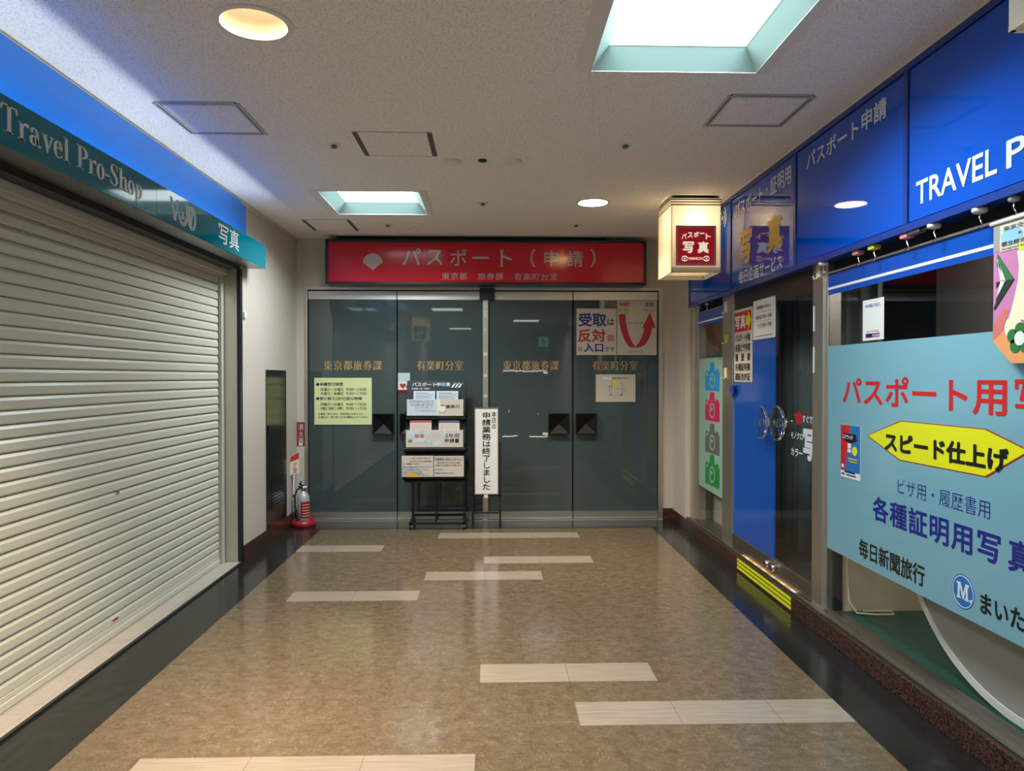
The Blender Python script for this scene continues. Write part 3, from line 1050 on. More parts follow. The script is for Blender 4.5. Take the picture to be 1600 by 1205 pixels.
for k in range(3):
    o = .010 * k
    lg.stroke(TP, [(yc0 + o, zc1), (yc0 + .05 + o, zc0)], .004, 0, .002)
    lg.stroke(TP, [(yc0 + .05 + o, zc0), (yc0 + .09 + o, zc1)], .004, 0, .002)
    lg.ring(TP, yc0 + .17, zc0 + .05, .062 - o, .058 - o, 0, .002, PI, 2 * PI, 24, ry=.06 - o, riy=.056 - o)
    lg.stroke(TP, [(yc0 + .232 - o, zc0 + .05), (yc0 + .232 - o, zc1)], .004, 0, .002)
    lg.stroke(TP, [(yc0 + .24 + o, zc1), (yc0 + .27 + o, zc0)], .004, 0, .002)
    lg.stroke(TP, [(yc0 + .27 + o, zc0), (yc0 + .30 + o, zc1 - .01)], .004, 0, .002)
    lg.ring(TP, yc1 - .065, zc0 + .06, .066 - o, .062 - o, 0, .002, 0, 2 * PI, 36, ry=.072 - o, riy=.068 - o)
text(lg, TP, '&', (yc0 + .145, zc0 + .03, yc0 + .195, zc0 + .075), 0, .002)
build('emblem', lg, M['letter_white'], ts, label='white triple-lined monogram')
# small switch at the wall edge
tag(build('wall_switch', MB().box(XL, XL + .018, 5.885, 5.93, 1.98, 2.03), M['white'], base=(XL, 5.9, 1.98), bevel=.004),
    'small white switch box on the left wall edge below the teal fascia', 'switch')

# ================================================================== BACK WALL THINGS
YS = 7.28
sb = thing('sign_box', 'long red sign box with dark frame above the glazed doors', 'sign', (-.07, YS, 2.44))
SX0, SX1 = on_y(508.3, 400, YS)[0], on_y(1010, 400, YS)[0]
SZ0, SZ1 = 2.432, 2.888
build('housing', MB().box(SX0 + .006, SX1 - .006, YS + .012, YB, SZ0 + .004, SZ1 - .004), M['dark_metal'], sb)
build('face', MB().box(SX0 + .02, SX1 - .02, YS + .004, YS + .012, SZ0 + .02, SZ1 - .02), M['red_sign'], sb, label='red acrylic face')
build('frame', MB().frame(back_plane(YS + .012), SX0, SZ0, SX1, SZ1, .028, 0, .02), M['dark_metal'], sb, bevel=.004)
build('top_gap_shade', MB().box(SX0 + .1, SX1 - .4, YS + .06, YB - .02, SZ1 - .004, ZC), M['gap'], sb)  # near-black block paints in the shade between sign and ceiling
SP = back_plane(YS + .004)


def crop_box(off, sc, Y, a, b, c, d):
    """box on a cross wall from two corners read in an enlarged crop"""
    x0, z1 = on_y(off[0] + a / sc, off[1] + b / sc, Y)
    x1, z0 = on_y(off[0] + c / sc, off[1] + d / sc, Y)
    return x0, z0, x1, z1


s1 = ((480, 370), 5.333, YS)
s2 = ((760, 370), 5.714, YS)
lt = MB()
for ch, q in (('パ', (795, 95, 945, 236)), ('ス', (997, 108, 1130, 236)), ('ポ', (1190, 102, 1328, 243)), ('ー', (1376, 164, 1516, 186))):
    text(lt, SP, ch, crop_box(*s1, *q), .012, .003)
for ch, q in (('ト', (126, 112, 228, 270)), ('（', (393, 108, 440, 273)), ('申', (516, 122, 648, 268)), ('請', (720, 122, 862, 268)), ('）', (928, 108, 975, 273))):
    text(lt, SP, ch, crop_box(*s2, *q), .012, .003)
build('lettering', lt, M['sign_white'], sb, label='large pale lettering')
lt = MB()
text(lt, SP, '東京都', crop_box(*s1, 1122, 298, 1333, 358), .004, .003, 1.15)
a = crop_box(*s1, 1422, 300, 1500, 358)
b = crop_box(*s2, 0, 324, 152, 388)
text(lt, SP, '旅券課', (a[0], a[1], b[2], a[3]), .004, .003, 1.15)
text(lt, SP, '有楽町分室', crop_box(*s2, 247, 324, 635, 388), .004, .003, 1.15)
build('lettering', lt, M['sign_white'], sb, label='small pale lettering')
x0, z0, x1, z1 = crop_box(*s1, 463, 136, 628, 282)      # ginkgo-leaf emblem
cx = (x0 + x1) / 2
ww, hh = (x1 - x0) / 2, z1 - z0
zm = z0 + hh * .43
pts = [(cx + ww * math.cos(t), zm + (z1 - zm) * math.sin(t)) for t in [PI * k / 24 for k in range(25)]]
pts += [(cx - ww * (1 - .55 * k / 8 - .42 * (k / 8) ** 3), zm - (zm - z0) * (k / 8) ** 1.9 * .9) for k in range(1, 9)]
pts += [(cx, z0)]
pts += [(cx + ww * (1 - .55 * k / 8 - .42 * (k / 8) ** 3), zm - (zm - z0) * (k / 8) ** 1.9 * .9) for k in range(8, 0, -1)]
half = len(pts) // 2
em = MB()
for k in range(len(pts)):
    em.prism(SP, [(cx, zm), pts[k], pts[(k + 1) % len(pts)]], .001, .003)
build('emblem', em, M['sign_white'], sb, label='pale fan-shaped leaf emblem')

# ---- pale yellow opening-hours board on the left door leaf
c4 = ((485, 550), 6.4, YD - .006)
x0, z0, x1, z1 = crop_box(*c4, 38, 260, 615, 728)
hb = thing('hours_board', 'pale yellow-green opening hours board on the leftmost glass door', 'notice', (x0, YD, z0))
build('board', MB().box(x0, x1, YD - .008, YD - .001, z0, z1), M['yellow_board'], hb, bevel=.002)
P_ = back_plane(YD - .008)
lt = MB()
for s, q in (('●申請受付時間', (58, 306, 325, 342)), ('●受け取り(交付)受付時間', (58, 450, 515, 488))):
    text(lt, P_, s, crop_box(*c4, *q), .018, .001)
for s, q in (('月曜日〜水曜日', (100, 360, 328, 393)), ('9:00〜19:00', (360, 362, 560, 391)), ('木曜日・金曜日', (100, 400, 328, 432)), ('9:00〜17:00', (360, 403, 560, 431)),
             ('月曜日〜水曜日', (100, 508, 328, 540)), ('9:00〜19:00', (360, 510, 560, 538)), ('木曜日･金曜日･日曜日', (100, 550, 328, 580)), ('9:00〜17:00', (360, 551, 562, 579)),
             ('(土曜日、祝日･休日、年末年始はお休みです)', (75, 610, 528, 634)), ('(日曜日は、受け取り(交付)業務のみ行います)', (75, 642, 570, 667))):
    text(lt, P_, s, crop_box(*c4, *q), .008, .001)
build('lettering', lt, M['ink'], hb, label='black lettering')

# ---- AED sticker on the second leaf, partly behind the rack
x0, z0, x1, z1 = crop_box(*c4, 875, 210, 1010, 412)
ae = thing('door_sticker', 'heart sticker with red base strip on glass beside the brochure rack', 'sticker', (x0, YD, z0))
zh = crop_box(*c4, 875, 300, 990, 412)[3]
build('blank_paper', MB().box(x0, x1 - .015, YD - .002, YD, zh, z1), M['paper_blue'], ae, label='blank grey-white upper sheet')
build('sheet', MB().box(x0, x1, YD - .002, YD, z0, zh), M['white'], ae)
build('base_strip', MB().box(x0, x1, YD - .003, YD - .002, z0, z0 + .034), M['plaque'], ae, label='red strip')
q = crop_box(*c4, 893, 312, 955, 365)
hx, hz, hw = (q[0] + q[2]) / 2, (q[1] + q[3]) / 2, (q[2] - q[0]) / 2
hp = [(hx + hw * 1.0 * math.sin(t) ** 3, hz + hw * (13 * math.cos(t) - 5 * math.cos(2 * t) - 2 * math.cos(3 * t) - math.cos(4 * t)) / 16) for t in [2 * PI * k / 40 for k in range(40)]]
build('heart', MB().prism(back_plane(YD - .002), hp, 0, .001), M['ink_red'], ae, label='red heart')
build('lettering', text(MB(), back_plane(YD - .002), 'AED', crop_box(*c4, 955, 315, 1060, 360), .03, .001), M['ink'], ae, label='black letters')

# ---- two posters and a map on the right-hand leaf
c6 = ((890, 460), 6.693, YD - .004)
PP = back_plane(YD - .004)
x0, z0, x1, z1 = crop_box(*c6, 73, 148, 490, 635)
p1 = thing('poster', 'white poster with large blue and red characters on the right-hand door', 'poster', (x0, YD, z0), 'paper posters on the right-hand door')
build('sheet', MB().box(x0, x1, YD - .004, YD, z0, z1), M['paper'], p1)
for mat, nm, items in (('ink_blue', 'blue lettering', (('受取', (92, 195, 385, 338), .03), ('入口', (150, 510, 352, 604), .03))),
                       ('ink_red', 'red lettering', (('反対', (86, 362, 377, 502), .03), ('側', (390, 418, 465, 495), .012))),
                       ('ink', 'black lettering', (('は', (395, 255, 465, 325), .015), ('の', (88, 553, 134, 597), .01), ('です', (365, 550, 470, 600), .012)))):
    lt = MB()
    for s, q, b in items:
        text(lt, PP, s, crop_box(*c6, *q), b, .001)
    build('lettering', lt, M[mat], p1, label=nm)
x0, z0, x1, z1 = crop_box(*c6, 498, 66, 910, 635)
p2 = thing('poster', 'white poster with a red U-turn arrow on the right-hand door', 'poster', (x0, YD, z0), 'paper posters on the right-hand door')
build('sheet', MB().box(x0, x1, YD - .004, YD, z0, z1), M['paper'], p2)


def c6p(a, b):
    return on_y(890 + a / 6.693, 460 + b / 6.693, YD - .004)


ar = MB()
lo = [(513, 208), (520, 300), (540, 390), (570, 470), (610, 535), (635, 555)]
li = [(585, 208), (590, 290), (605, 370), (630, 450), (660, 510), (690, 550)]
for k in range(5):
    ar.prism(PP, [c6p(*lo[k]), c6p(*li[k]), c6p(*li[k + 1]), c6p(*lo[k + 1])], 0, .001)
ar.prism(PP, [c6p(630, 549), c6p(740, 549), c6p(730, 556), c6p(640, 556)], 0, .001)
ro = [(865, 350), (850, 415), (825, 475), (790, 525), (740, 553)]
ri = [(780, 350), (770, 400), (750, 455), (725, 505), (690, 550)]
for k in range(4):
    ar.prism(PP, [c6p(*ri[k]), c6p(*ro[k]), c6p(*ro[k + 1]), c6p(*ri[k + 1])], 0, .001)
ar.prism(PP, [c6p(757, 352), c6p(900, 352), c6p(840, 190)], 0, .001)
build('arrow', ar, M['ink_red'], p2, label='red arrow bending round to point up')
for mat, items in (('ink_red', (('申請', (520, 84, 612, 130), .02),)), ('ink_blue', (('受取', (790, 86, 886, 132), .02),)),
                   ('ink', (('入 口', (515, 145, 602, 175), .005), ('入 口', (788, 147, 876, 176), .005), ('エレベータ', (606, 284, 764, 314), .008), ('エレベータ', (608, 583, 766, 612), .008)))):
    lt = MB()
    for s, q, b in items:
        text(lt, PP, s, crop_box(*c6, *q), b, .001)
    build('lettering', lt, M[mat], p2)
q = crop_box(*c6, 512, 186, 632, 208)
ys = build('yellow_slip', MB().rect(PP, q[0], q[1], q[2], q[3], 0, .0015), M['yellow_plastic'], p2, label='yellow slip')
build('lettering', text(MB(), PP, '現在地', crop_box(*c6, 520, 190, 624, 204), 0, .002), M['ink'], ys)
for q in ((512, 75, 622, 180), (780, 75, 895, 180)):
    build('box_line', MB().frame(PP, *crop_box(*c6, *q), .003, 0, .001), M['grey_ink'], p2)

x0, z0, x1, z1 = crop_box(*c6, 275, 838, 688, 1125)
p3 = thing('map_notice', 'cream map notice on the right-hand door below the gold lettering', 'notice', (x0, YD, z0))
build('sheet', MB().box(x0, x1, YD - .005, YD, z0, z1), M['paper'], p3)
MP = back_plane(YD - .005)
cm = (c6[0], c6[1], YD - .005)
build('blank_strip', MB().rect(MP, *crop_box(*cm, 343, 865, 440, 890), 0, .001), M['white'], p3, label='blank white strip')
build('lettering', text(MB(), MP, '旅券の受取り窓口', crop_box(*cm, 442, 866, 610, 886), .004, .001), M['ink'], p3)
ln = MB()
ln.rect(MP, *crop_box(*cm, 440, 912, 443, 1055), 0, .001).rect(MP, *crop_box(*cm, 440, 1053, 556, 1056), 0, .001)
ln.rect(MP, *crop_box(*cm, 415, 975, 421, 1018), 0, .001).frame(MP, *crop_box(*cm, 572, 965, 596, 1018), .002, 0, .001)
ln.rect(MP, *crop_box(*cm, 405, 958, 440, 966), 0, .001).rect(MP, *crop_box(*cm, 412, 1045, 440, 1055), 0, .001).rect(MP, *crop_box(*cm, 528, 1045, 556, 1055), 0, .001)
ln.rect(MP, *crop_box(*cm, 530, 932, 552, 940), 0, .001).rect(MP, *crop_box(*cm, 485, 988, 537, 993), 0, .001).rect(MP, *crop_box(*cm, 552, 940, 556, 1055), 0, .001)
build('plan_lines', ln, M['grey_ink'], p3, label='grey floor plan lines')
build('highlight', MB().rect(MP, *crop_box(*cm, 455, 915, 520, 952), 0, .001), M['g_yellow'], p3, label='yellow highlighted patch')

# ---- red extinguisher wall sign
q = ((440, 640), 6.025, YB)
x0, z0, x1, z1 = crop_box(*q, 145, 120, 217, 343)
es = thing('extinguisher_sign', 'narrow vertical red sign on the back wall above the fire extinguisher', 'sign', (x0, YB, z0))
build('plate', MB().box(x0, x1, YB - .004, YB, z0, z1), M['plaque'], es)
build('lettering', column_text(MB(), back_plane(YB - .004), '消火器', (x0 + .012, z0 + .02, x1 - .008, z1 - .012), .012, .001), M['paper'], es, label='white vertical characters')
build('number_tag', MB().box(x0 + .02, x1 - .02, YB - .0055, YB - .004, z0 + .004, z0 + .028), M['white'], es)

# ---- fire extinguisher in its red base
EX, EY = -1.905, 7.25
eb = thing('extinguisher_stand', 'round red base with a thin pole and plate holding the fire extinguisher', 'stand', (EX, EY, 0))
build('base_ring', MB().lathe((EX, EY, 0), (0, 0, 1), [(0, .012), (.07, .012), (.078, .05), (.092, .064), (.11, .056), (.119, .035), (.121, .002), (0, .002)], 40), M['red_plastic'], eb)
PX, PY = EX - .095, EY
build('pole', MB().tube([(PX, PY, .04), (PX, PY, .56)], .005, 8), M['white'], eb)
build('clip', MB().box(PX - .012, PX + .012, PY - .01, PY + .01, .29, .315), M['g_darkred'], eb)
ppl = Plane((PX, PY - .008, 0), Vector((.82, .57, 0)), (0, 0, 1))
pt = build('plate', MB().prism(ppl, [(-.035, .515), (.055, .53), (.055, .745), (-.035, .70)], 0, .003), M['cream_plastic'], eb, label='tilted red and cream plate')
build('red_header', MB().prism(ppl, [(-.033, .645), (.053, .675), (.053, .742), (-.033, .698)], .003, .004), M['ink_red'], pt)
build('lettering', column_text(MB(), ppl, '消火器具', (-.012, .53, .035, .64), .0, .004), M['ink_red'], pt)
fe = thing('fire_extinguisher', 'silver-grey fire extinguisher with a red label in the back left corner', 'fire extinguisher', (EX, EY, .013))
build('body', MB().lathe((EX, EY, 0), (0, 0, 1), [(0, .014), (.055, .014), (.062, .022), (.062, .27), (.056, .305), (.038, .33), (.022, .342), (.018, .36), (0, .36)], 36), M['silver_paint'], fe)
lb = MB()
n = 14
vs_ = []
for k in range(n + 1):
    t = math.radians(-100 + 110 * k / n)
    for zz in (.085, .25):
        vs_.append((EX + .0632 * math.cos(t), EY + .0632 * math.sin(t), zz))
lb.add(vs_, [(2 * k, 2 * k + 2, 2 * k + 3, 2 * k + 1) for k in range(n)], True)
lab = build('label_band', lb, M['red_plastic'], fe, label='red printed label')
lb = MB()
for j in range(5):
    vs_ = []
    for k in range(n + 1):
        t = math.radians(-85 + 80 * k / n)
        for zz in (.105 + j * .028, .111 + j * .028):
            vs_.append((EX + .0637 * math.cos(t), EY + .0637 * math.sin(t), zz))
    lb.add(vs_, [(2 * k, 2 * k + 2, 2 * k + 3, 2 * k + 1) for k in range(n)], True)
build('printed_lines', lb, M['cream_plastic'], lab)
build('valve', MB().lathe((EX, EY, 0), (0, 0, 1), [(.02, .355), (.024, .36), (.024, .40), (.014, .405), (0, .405)], 20).tube([(EX, EY, .385), (EX + .04, EY - .01, .39)], .013, 10), M['chrome'], fe)
build('lever', MB().tube([(EX + .01, EY, .40), (EX - .03, EY - .03, .425), (EX + .0, EY - .075, .455)], .009, 8).tube([(EX + .02, EY, .39), (EX - .04, EY - .04, .40)], .008, 8), M['leaf_dark'], fe, label='dark green carrying lever')
build('hose', MB().tube([(EX - .02, EY - .02, .385), (EX - .055, EY - .035, .37), (EX - .075, EY - .04, .30), (EX - .07, EY - .045, .2), (EX - .05, EY - .055, .12), (EX - .03, EY - .067, .07), (EX - .025, EY - .068, .03)], .009, 10), M['rubber'], fe)

# ---- brochure rack
RX0, RX1 = -.872, -.278


def rack_y(z):
    return 7.085 + .25 * (z - .455)


br = thing('brochure_rack', 'black brochure rack on casters in front of the second glass door', 'rack', (-.575, 7.15, 0))
bk = MB()
bk.add([(RX0, rack_y(.455), .455), (RX1, rack_y(.455), .455), (RX1, rack_y(1.462), 1.462), (RX0, rack_y(1.462), 1.462),
        (RX0, rack_y(.455) + .02, .455), (RX1, rack_y(.455) + .02, .455), (RX1, rack_y(1.462) + .02, 1.462), (RX0, rack_y(1.462) + .02, 1.462)],
       [(0, 1, 2, 3), (5, 4, 7, 6), (0, 4, 5, 1), (1, 5, 6, 2), (2, 6, 7, 3), (3, 7, 4, 0)])
build('back_panel', bk, M['dark_metal'], br)
TR = [(1.062, 1.275, 7.175), (.752, .97, 7.095), (.49, .725, 7.02)]
for k, (zb, zt, yf) in enumerate(TR):
    zf = zb + .09
    m_ = MB()
    m_.box(RX0 - .004 * k, RX1 + .01, yf, rack_y(zb) + .004, zb, zb + .014)
    m_.box(RX0 - .004 * k, RX1 + .01, yf, yf + .006, zb, zf)
    m_.box(RX0 - .004 * k, RX0 + .004, yf, rack_y(zb), zb, zf)
    m_.box(RX1 + .004, RX1 + .01, yf, rack_y(zb), zb, zf)
    build('tray', m_, M['black_metal'], br)
for x in (RX0 + .07, RX1 - .012, (RX0 + RX1) / 2 + .01):
    build('leg', MB().box(x - .011, x + .011, 7.2, 7.222, .07, .62), M['black_metal'], br)
bf = MB()
bf.box(RX0 + .055, RX1 + .005, 7.36, 7.382, .07, .092).box(RX0 + .055, RX1 + .005, 7.02, 7.042, .05, .072)
for x in (RX0 + .055, RX1 - .017):
    bf.add([(x, 7.02, .05), (x + .022, 7.02, .05), (x + .022, 7.38, .07), (x, 7.38, .07), (x, 7.02, .072), (x + .022, 7.02, .072), (x + .022, 7.38, .092), (x, 7.38, .092)],
           [(0, 3, 2, 1), (4, 5, 6, 7), (0, 1, 5, 4), (1, 2, 6, 5), (2, 3, 7, 6), (3, 0, 4, 7)])
bf.box((RX0 + RX1) / 2, (RX0 + RX1) / 2 + .02, 7.03, 7.38, .06, .078)
build('base_frame', bf, M['black_metal'], br)
for x in (RX0 + .066, RX1 - .006):
    for y in (7.035, 7.365):
        cs = build('caster', MB().lathe((x - .011, y, .024), (1, 0, 0), [(0, 0), (.018, 0), (.023, .003), (.023, .019), (.018, .022), (0, .022)], 20), M['rubber'], br)
        build('fork', MB().box(x - .015, x - .012, y - .012, y + .012, .02, .06).box(x + .012, x + .015, y - .012, y + .012, .02, .06).box(x - .015, x + .015, y - .012, y + .012, .048, .06), M['chrome'], cs)
RB = Plane((0, rack_y(.455), .455), (1, 0, 0), Vector((0, .25, 1)).normalized())
rs_ = ((620, 590), 7.09)


def rack_box(a, b, c, d, Y):
    return crop_box(rs_[0], rs_[1], Y, a, b, c, d)


def on_rack(q):
    k = math.sqrt(1 + .0625)
    return q[0], (q[1] - .455) * k, q[2], (q[3] - .455) * k


hd = MB()
text(hd, RB, 'パスポート', on_rack(rack_box(170, 55, 435, 98, rack_y(1.41))), .012, .001)
text(hd, RB, '申', on_rack(rack_box(440, 55, 485, 98, rack_y(1.41))), .012, .001)
text(hd, RB, '申請書１部（無料）', on_rack(rack_box(166, 114, 368, 134, rack_y(1.38))), .008, .001)
build('heading', hd, M['letter_pale'], br, label='pale heading')
build('heading', text(MB(), RB, '請', on_rack(rack_box(490, 55, 540, 98, rack_y(1.41))), .012, .001), M['light_blue'], br, label='pale blue heading character')
build('heading', text(MB(), RB, '書', on_rack(rack_box(545, 55, 593, 98, rack_y(1.41))), .012, .001), M['cream'], br, label='cream heading character')
q = on_rack(rack_box(600, 55, 740, 112, rack_y(1.41)))
wq, hq = (q[2] - q[0]), q[3] - q[1]
for k, mt in enumerate(('pink_plastic', 'light_blue', 'cam_green')):
    a0 = q[0] + wq * (.02 + .27 * k)
    hd = MB().prism(RB, [(a0, q[1]), (a0 + wq * .14, q[1]), (a0 + wq * .33, q[1] + hq * .75), (a0 + wq * .19, q[1] + hq * .75)], 0, .001)
    sm = build('logo_slash', hd, M['letter_pale'], br)
    build('logo_dot', MB().disc(RB, a0 + wq * .36, q[1] + hq * .88, wq * .06, 0, .001, 16), M[mt], sm)

# leaflets standing in the trays
for (q, Y, mt, label, head) in (
        ((185, 150, 424, 262), 7.235, 'paper_blue', 'left pale leaflet stack in the top tray of the brochure rack', 'grey_ink'),
        ((440, 150, 680, 262), 7.235, 'paper_blue', 'right pale leaflet stack in the top tray of the brochure rack', 'grey_ink'),
        ((145, 480, 384, 600), 7.155, 'paper', 'form stack with a red top band in the middle rack tray', 'ink_red'),
        ((464, 482, 695, 600), 7.155, 'paper', 'form stack with a blue top band in the middle rack tray', 'ink_blue')):
    x0, z0, x1, z1 = rack_box(*q, Y)
    sh = (rack_y(z1) - .012) - Y
    zb = z0 - .07
    lf = thing('leaflet', label, 'leaflet', ((x0 + x1) / 2, Y, zb), 'leaflets in the brochure rack')
    yb, yt = Y - .02, min(Y + .01, rack_y(z1) - .004)
    build('sheets', MB().add([(x0, yb, zb), (x1, yb, zb), (x1, yt, z1), (x0, yt, z1), (x0, yb + .012, zb), (x1, yb + .012, zb), (x1, yt + .012, z1), (x0, yt + .012, z1)],
          [(0, 1, 2, 3), (5, 4, 7, 6), (0, 4, 5, 1), (1, 5, 6, 2), (2, 6, 7, 3), (3, 7, 4, 0)]), M[mt], lf)
    lp = Plane((0, yb, zb), (1, 0, 0), Vector((0, yt - yb, z1 - zb)).normalized())
    hgt = z1 - zb
    if head == 'grey_ink':
        m_ = MB().rect(lp, x0 + .02, hgt - .02, x1 - .06, hgt - .015, 0, .0006).rect(lp, x0 + .02, hgt - .032, x1 - .02, hgt - .027, 0, .0006)
        for k in range(6):
            m_.rect(lp, x0 + .02, hgt - .045 - k * .008, x1 - .02 - .02 * (k % 3), hgt - .042 - k * .008, 0, .0006)
        build('print', m_, M['grey_ink'], lf)
    else:
        build('top_band', MB().rect(lp, x0, hgt - .016, x1, hgt, 0, .0006), M[head], lf)
        m_ = MB()
        for k in range(5):
            m_.rect(lp, x0 + .015, hgt - .034 - k * .014, x1 - .015, hgt - .032 - k * .014, 0, .0006)
        m_.rect(lp, x0 + .03, hgt - .11, x0 + .033, hgt - .03, 0, .0006)
        build('print', m_, M['coral'], lf)

# cards stuck on the fronts of the trays
def tray_card(q, Y, mt, label, base_cut=None):
    x0, z0, x1, z1 = rack_box(*q, Y)
    c_ = thing('tray_card', label, 'notice', ((x0 + x1) / 2, Y, z0), 'cards on the front of the brochure rack')
    build('card', MB().box(x0, x1, Y - .004, Y, z0, z1), M[mt], c_, bevel=.001)
    return c_, back_plane(Y - .004)


Y1c = 7.172
c_, pl = tray_card((440, 242, 738, 425), Y1c, 'paper', 'buff card with black characters on the top rack tray, right half')
build('lettering', text(MB(), pl, '申請書案内', rack_box(440, 302, 695, 342, Y1c), .006, .001), M['ink'], c_)
c_, pl = tray_card((112, 242, 470, 422), Y1c - .003, 'paper_blue', 'bluish notice sheet on the top rack tray, left half')
lt = MB()
text(lt, pl, '旅券手数料のお知らせ', rack_box(145, 258, 405, 278, Y1c), .0, .001)
text(lt, pl, 'から開始', rack_box(360, 296, 402, 314, Y1c), 0, .001)
text(lt, pl, '歳以上の方は必ずご確認ください', rack_box(205, 324, 400, 342, Y1c), 0, .001)
text(lt, pl, '年からは手数料が変わります', rack_box(205, 358, 432, 376, Y1c), 0, .001)
lt.frame(pl, *rack_box(138, 252, 412, 284, Y1c), .0015, 0, .001)
build('lettering', lt, M['grey_ink'], c_)
build('lettering', text(MB(), pl, '2023年4月1日', rack_box(145, 292, 358, 316, Y1c), .004, .001), M['ink_red'], c_)
build('torn_edge', MB().prism(pl, [on_y(620 + a / 7.09, 590 + b / 7.09, Y1c - .007) for a, b in ((448, 240), (470, 246), (490, 290), (478, 312), (505, 322), (530, 310), (545, 345), (520, 388), (490, 385), (462, 355), (455, 420), (445, 420))], .0, .002), M['cream'], c_, label='cream torn corner')
Y2c = 7.092
c_, pl = tray_card((100, 582, 735, 772), Y2c, 'paper', 'long card with patches of torn white paper on the middle rack tray')
lt = MB()
text(lt, pl, '申', rack_box(128, 685, 168, 728, Y2c), .006, .001)
text(lt, pl, '申請書', rack_box(532, 676, 692, 722, Y2c), .012, .001)
build('lettering', lt, M['ink'], c_, label='black characters')
build('lettering', text(MB(), pl, '年用', rack_box(198, 628, 302, 672, Y2c), .012, .001), M['ink_red'], c_, label='red characters')
build('lettering', text(MB(), pl, '5年用', rack_box(540, 620, 690, 668, Y2c), .012, .001), M['ink_blue'], c_, label='blue characters')
for pts in (((118, 598), (170, 588), (235, 592), (265, 620), (195, 632), (200, 662), (165, 672), (125, 655)), ((300, 590), (324, 630), (320, 700), (290, 724), (180, 720), (178, 690), (230, 676), (296, 678), (308, 640)),
            ((332, 592), (380, 588), (380, 608), (345, 652), (330, 640)), ((400, 600), (468, 590), (470, 602), (420, 622)), ((328, 700), (360, 688), (384, 706), (372, 722), (340, 722)),
            ((392, 735), (430, 702), (492, 695), (498, 730), (450, 762), (400, 760)), ((512, 592), (562, 588), (545, 625), (520, 664), (512, 640))):
    build('torn_paper', MB().prism(pl, [on_y(620 + a / 7.09, 590 + b / 7.09, Y2c - .004) for a, b in pts], 0, .0015), M['paper_blue'], c_)
build('clear_lip', MB().box(RX0 - .004, RX1 + .006, Y2c - .006, Y2c - .001, .79, .797), M['alu'], c_)
Y3c = 7.017
c_, pl = tray_card((55, 868, 405, 1100), Y3c, 'paper', 'notice card with worn taped corner on the bottom rack tray, left half')
lt = MB()
text(lt, pl, 'は', rack_box(140, 920, 165, 938, Y3c), .006, .001)
text(lt, pl, 'から旅券申請', rack_box(265, 920, 385, 938, Y3c), .006, .001)
text(lt, pl, 'が一部変わります。', rack_box(70, 948, 258, 966, Y3c), .006, .001)
build('lettering', lt, M['ink'], c_)
lt = MB()
text(lt, pl, 'この春から変更のお知らせ', rack_box(140, 884, 372, 902, Y3c), .004, .001)
text(lt, pl, '3月27日', rack_box(168, 920, 262, 938, Y3c), .006, .001)
build('lettering', lt, M['ink_red'], c_)
lt = MB()
for k, s in enumerate(('従来の申請書は使用できなくなります', '新しい申請書用紙で申請してください', '必要となります', 'ご注意ください')):
    text(lt, pl, s, rack_box(65, 984 + k * 28, (385, 345, 205, 350)[k], 1002 + k * 28, Y3c), 0, .001)
build('lettering', lt, M['ink_blue'], c_)
build('tape', MB().rect(pl, *rack_box(120, 1062, 240, 1102, Y3c), .0, .0015), M['tape_orange'], c_, label='brown tape')
build('tape', MB().rect(pl, *rack_box(195, 1035, 285, 1066, Y3c), .0, .0015), M['film_mint'], c_, label='pale green tape')
c_, pl = tray_card((411, 870, 742, 1098), Y3c, 'paper', 'notice card with red and black lines on the bottom rack tray, right half')
lt = MB()
lt.frame(pl, *rack_box(416, 888, 728, 920, Y3c), .0015, 0, .001)
text(lt, pl, '戸籍謄本 提出', rack_box(420, 896, 590, 914, Y3c), .008, .001)
text(lt, pl, '令和5年', rack_box(440, 936, 522, 954, Y3c), .006, .001)
text(lt, pl, 'から申請', rack_box(622, 936, 702, 954, Y3c), .006, .001)
text(lt, pl, 'で提出する戸籍は', rack_box(420, 964, 590, 982, Y3c), .006, .001)
text(lt, pl, 'になります。', rack_box(420, 1010, 522, 1028, Y3c), .004, .001)
build('lettering', lt, M['ink'], c_)
lt = MB()
text(lt, pl, 'のお知らせ', rack_box(594, 896, 712, 914, Y3c), .006, .001)
text(lt, pl, '3月27日', rack_box(525, 936, 618, 954, Y3c), .006, .001)
text(lt, pl, '戸籍謄本のみ', rack_box(594, 964, 718, 982, Y3c), .006, .001)
build('lettering', lt, M['ink_red'], c_)
build('lettering', text(MB(), pl, '戸籍抄本は使えません。', rack_box(420, 1050, 645, 1068, Y3c), .002, .001), M['ink_blue'], c_)

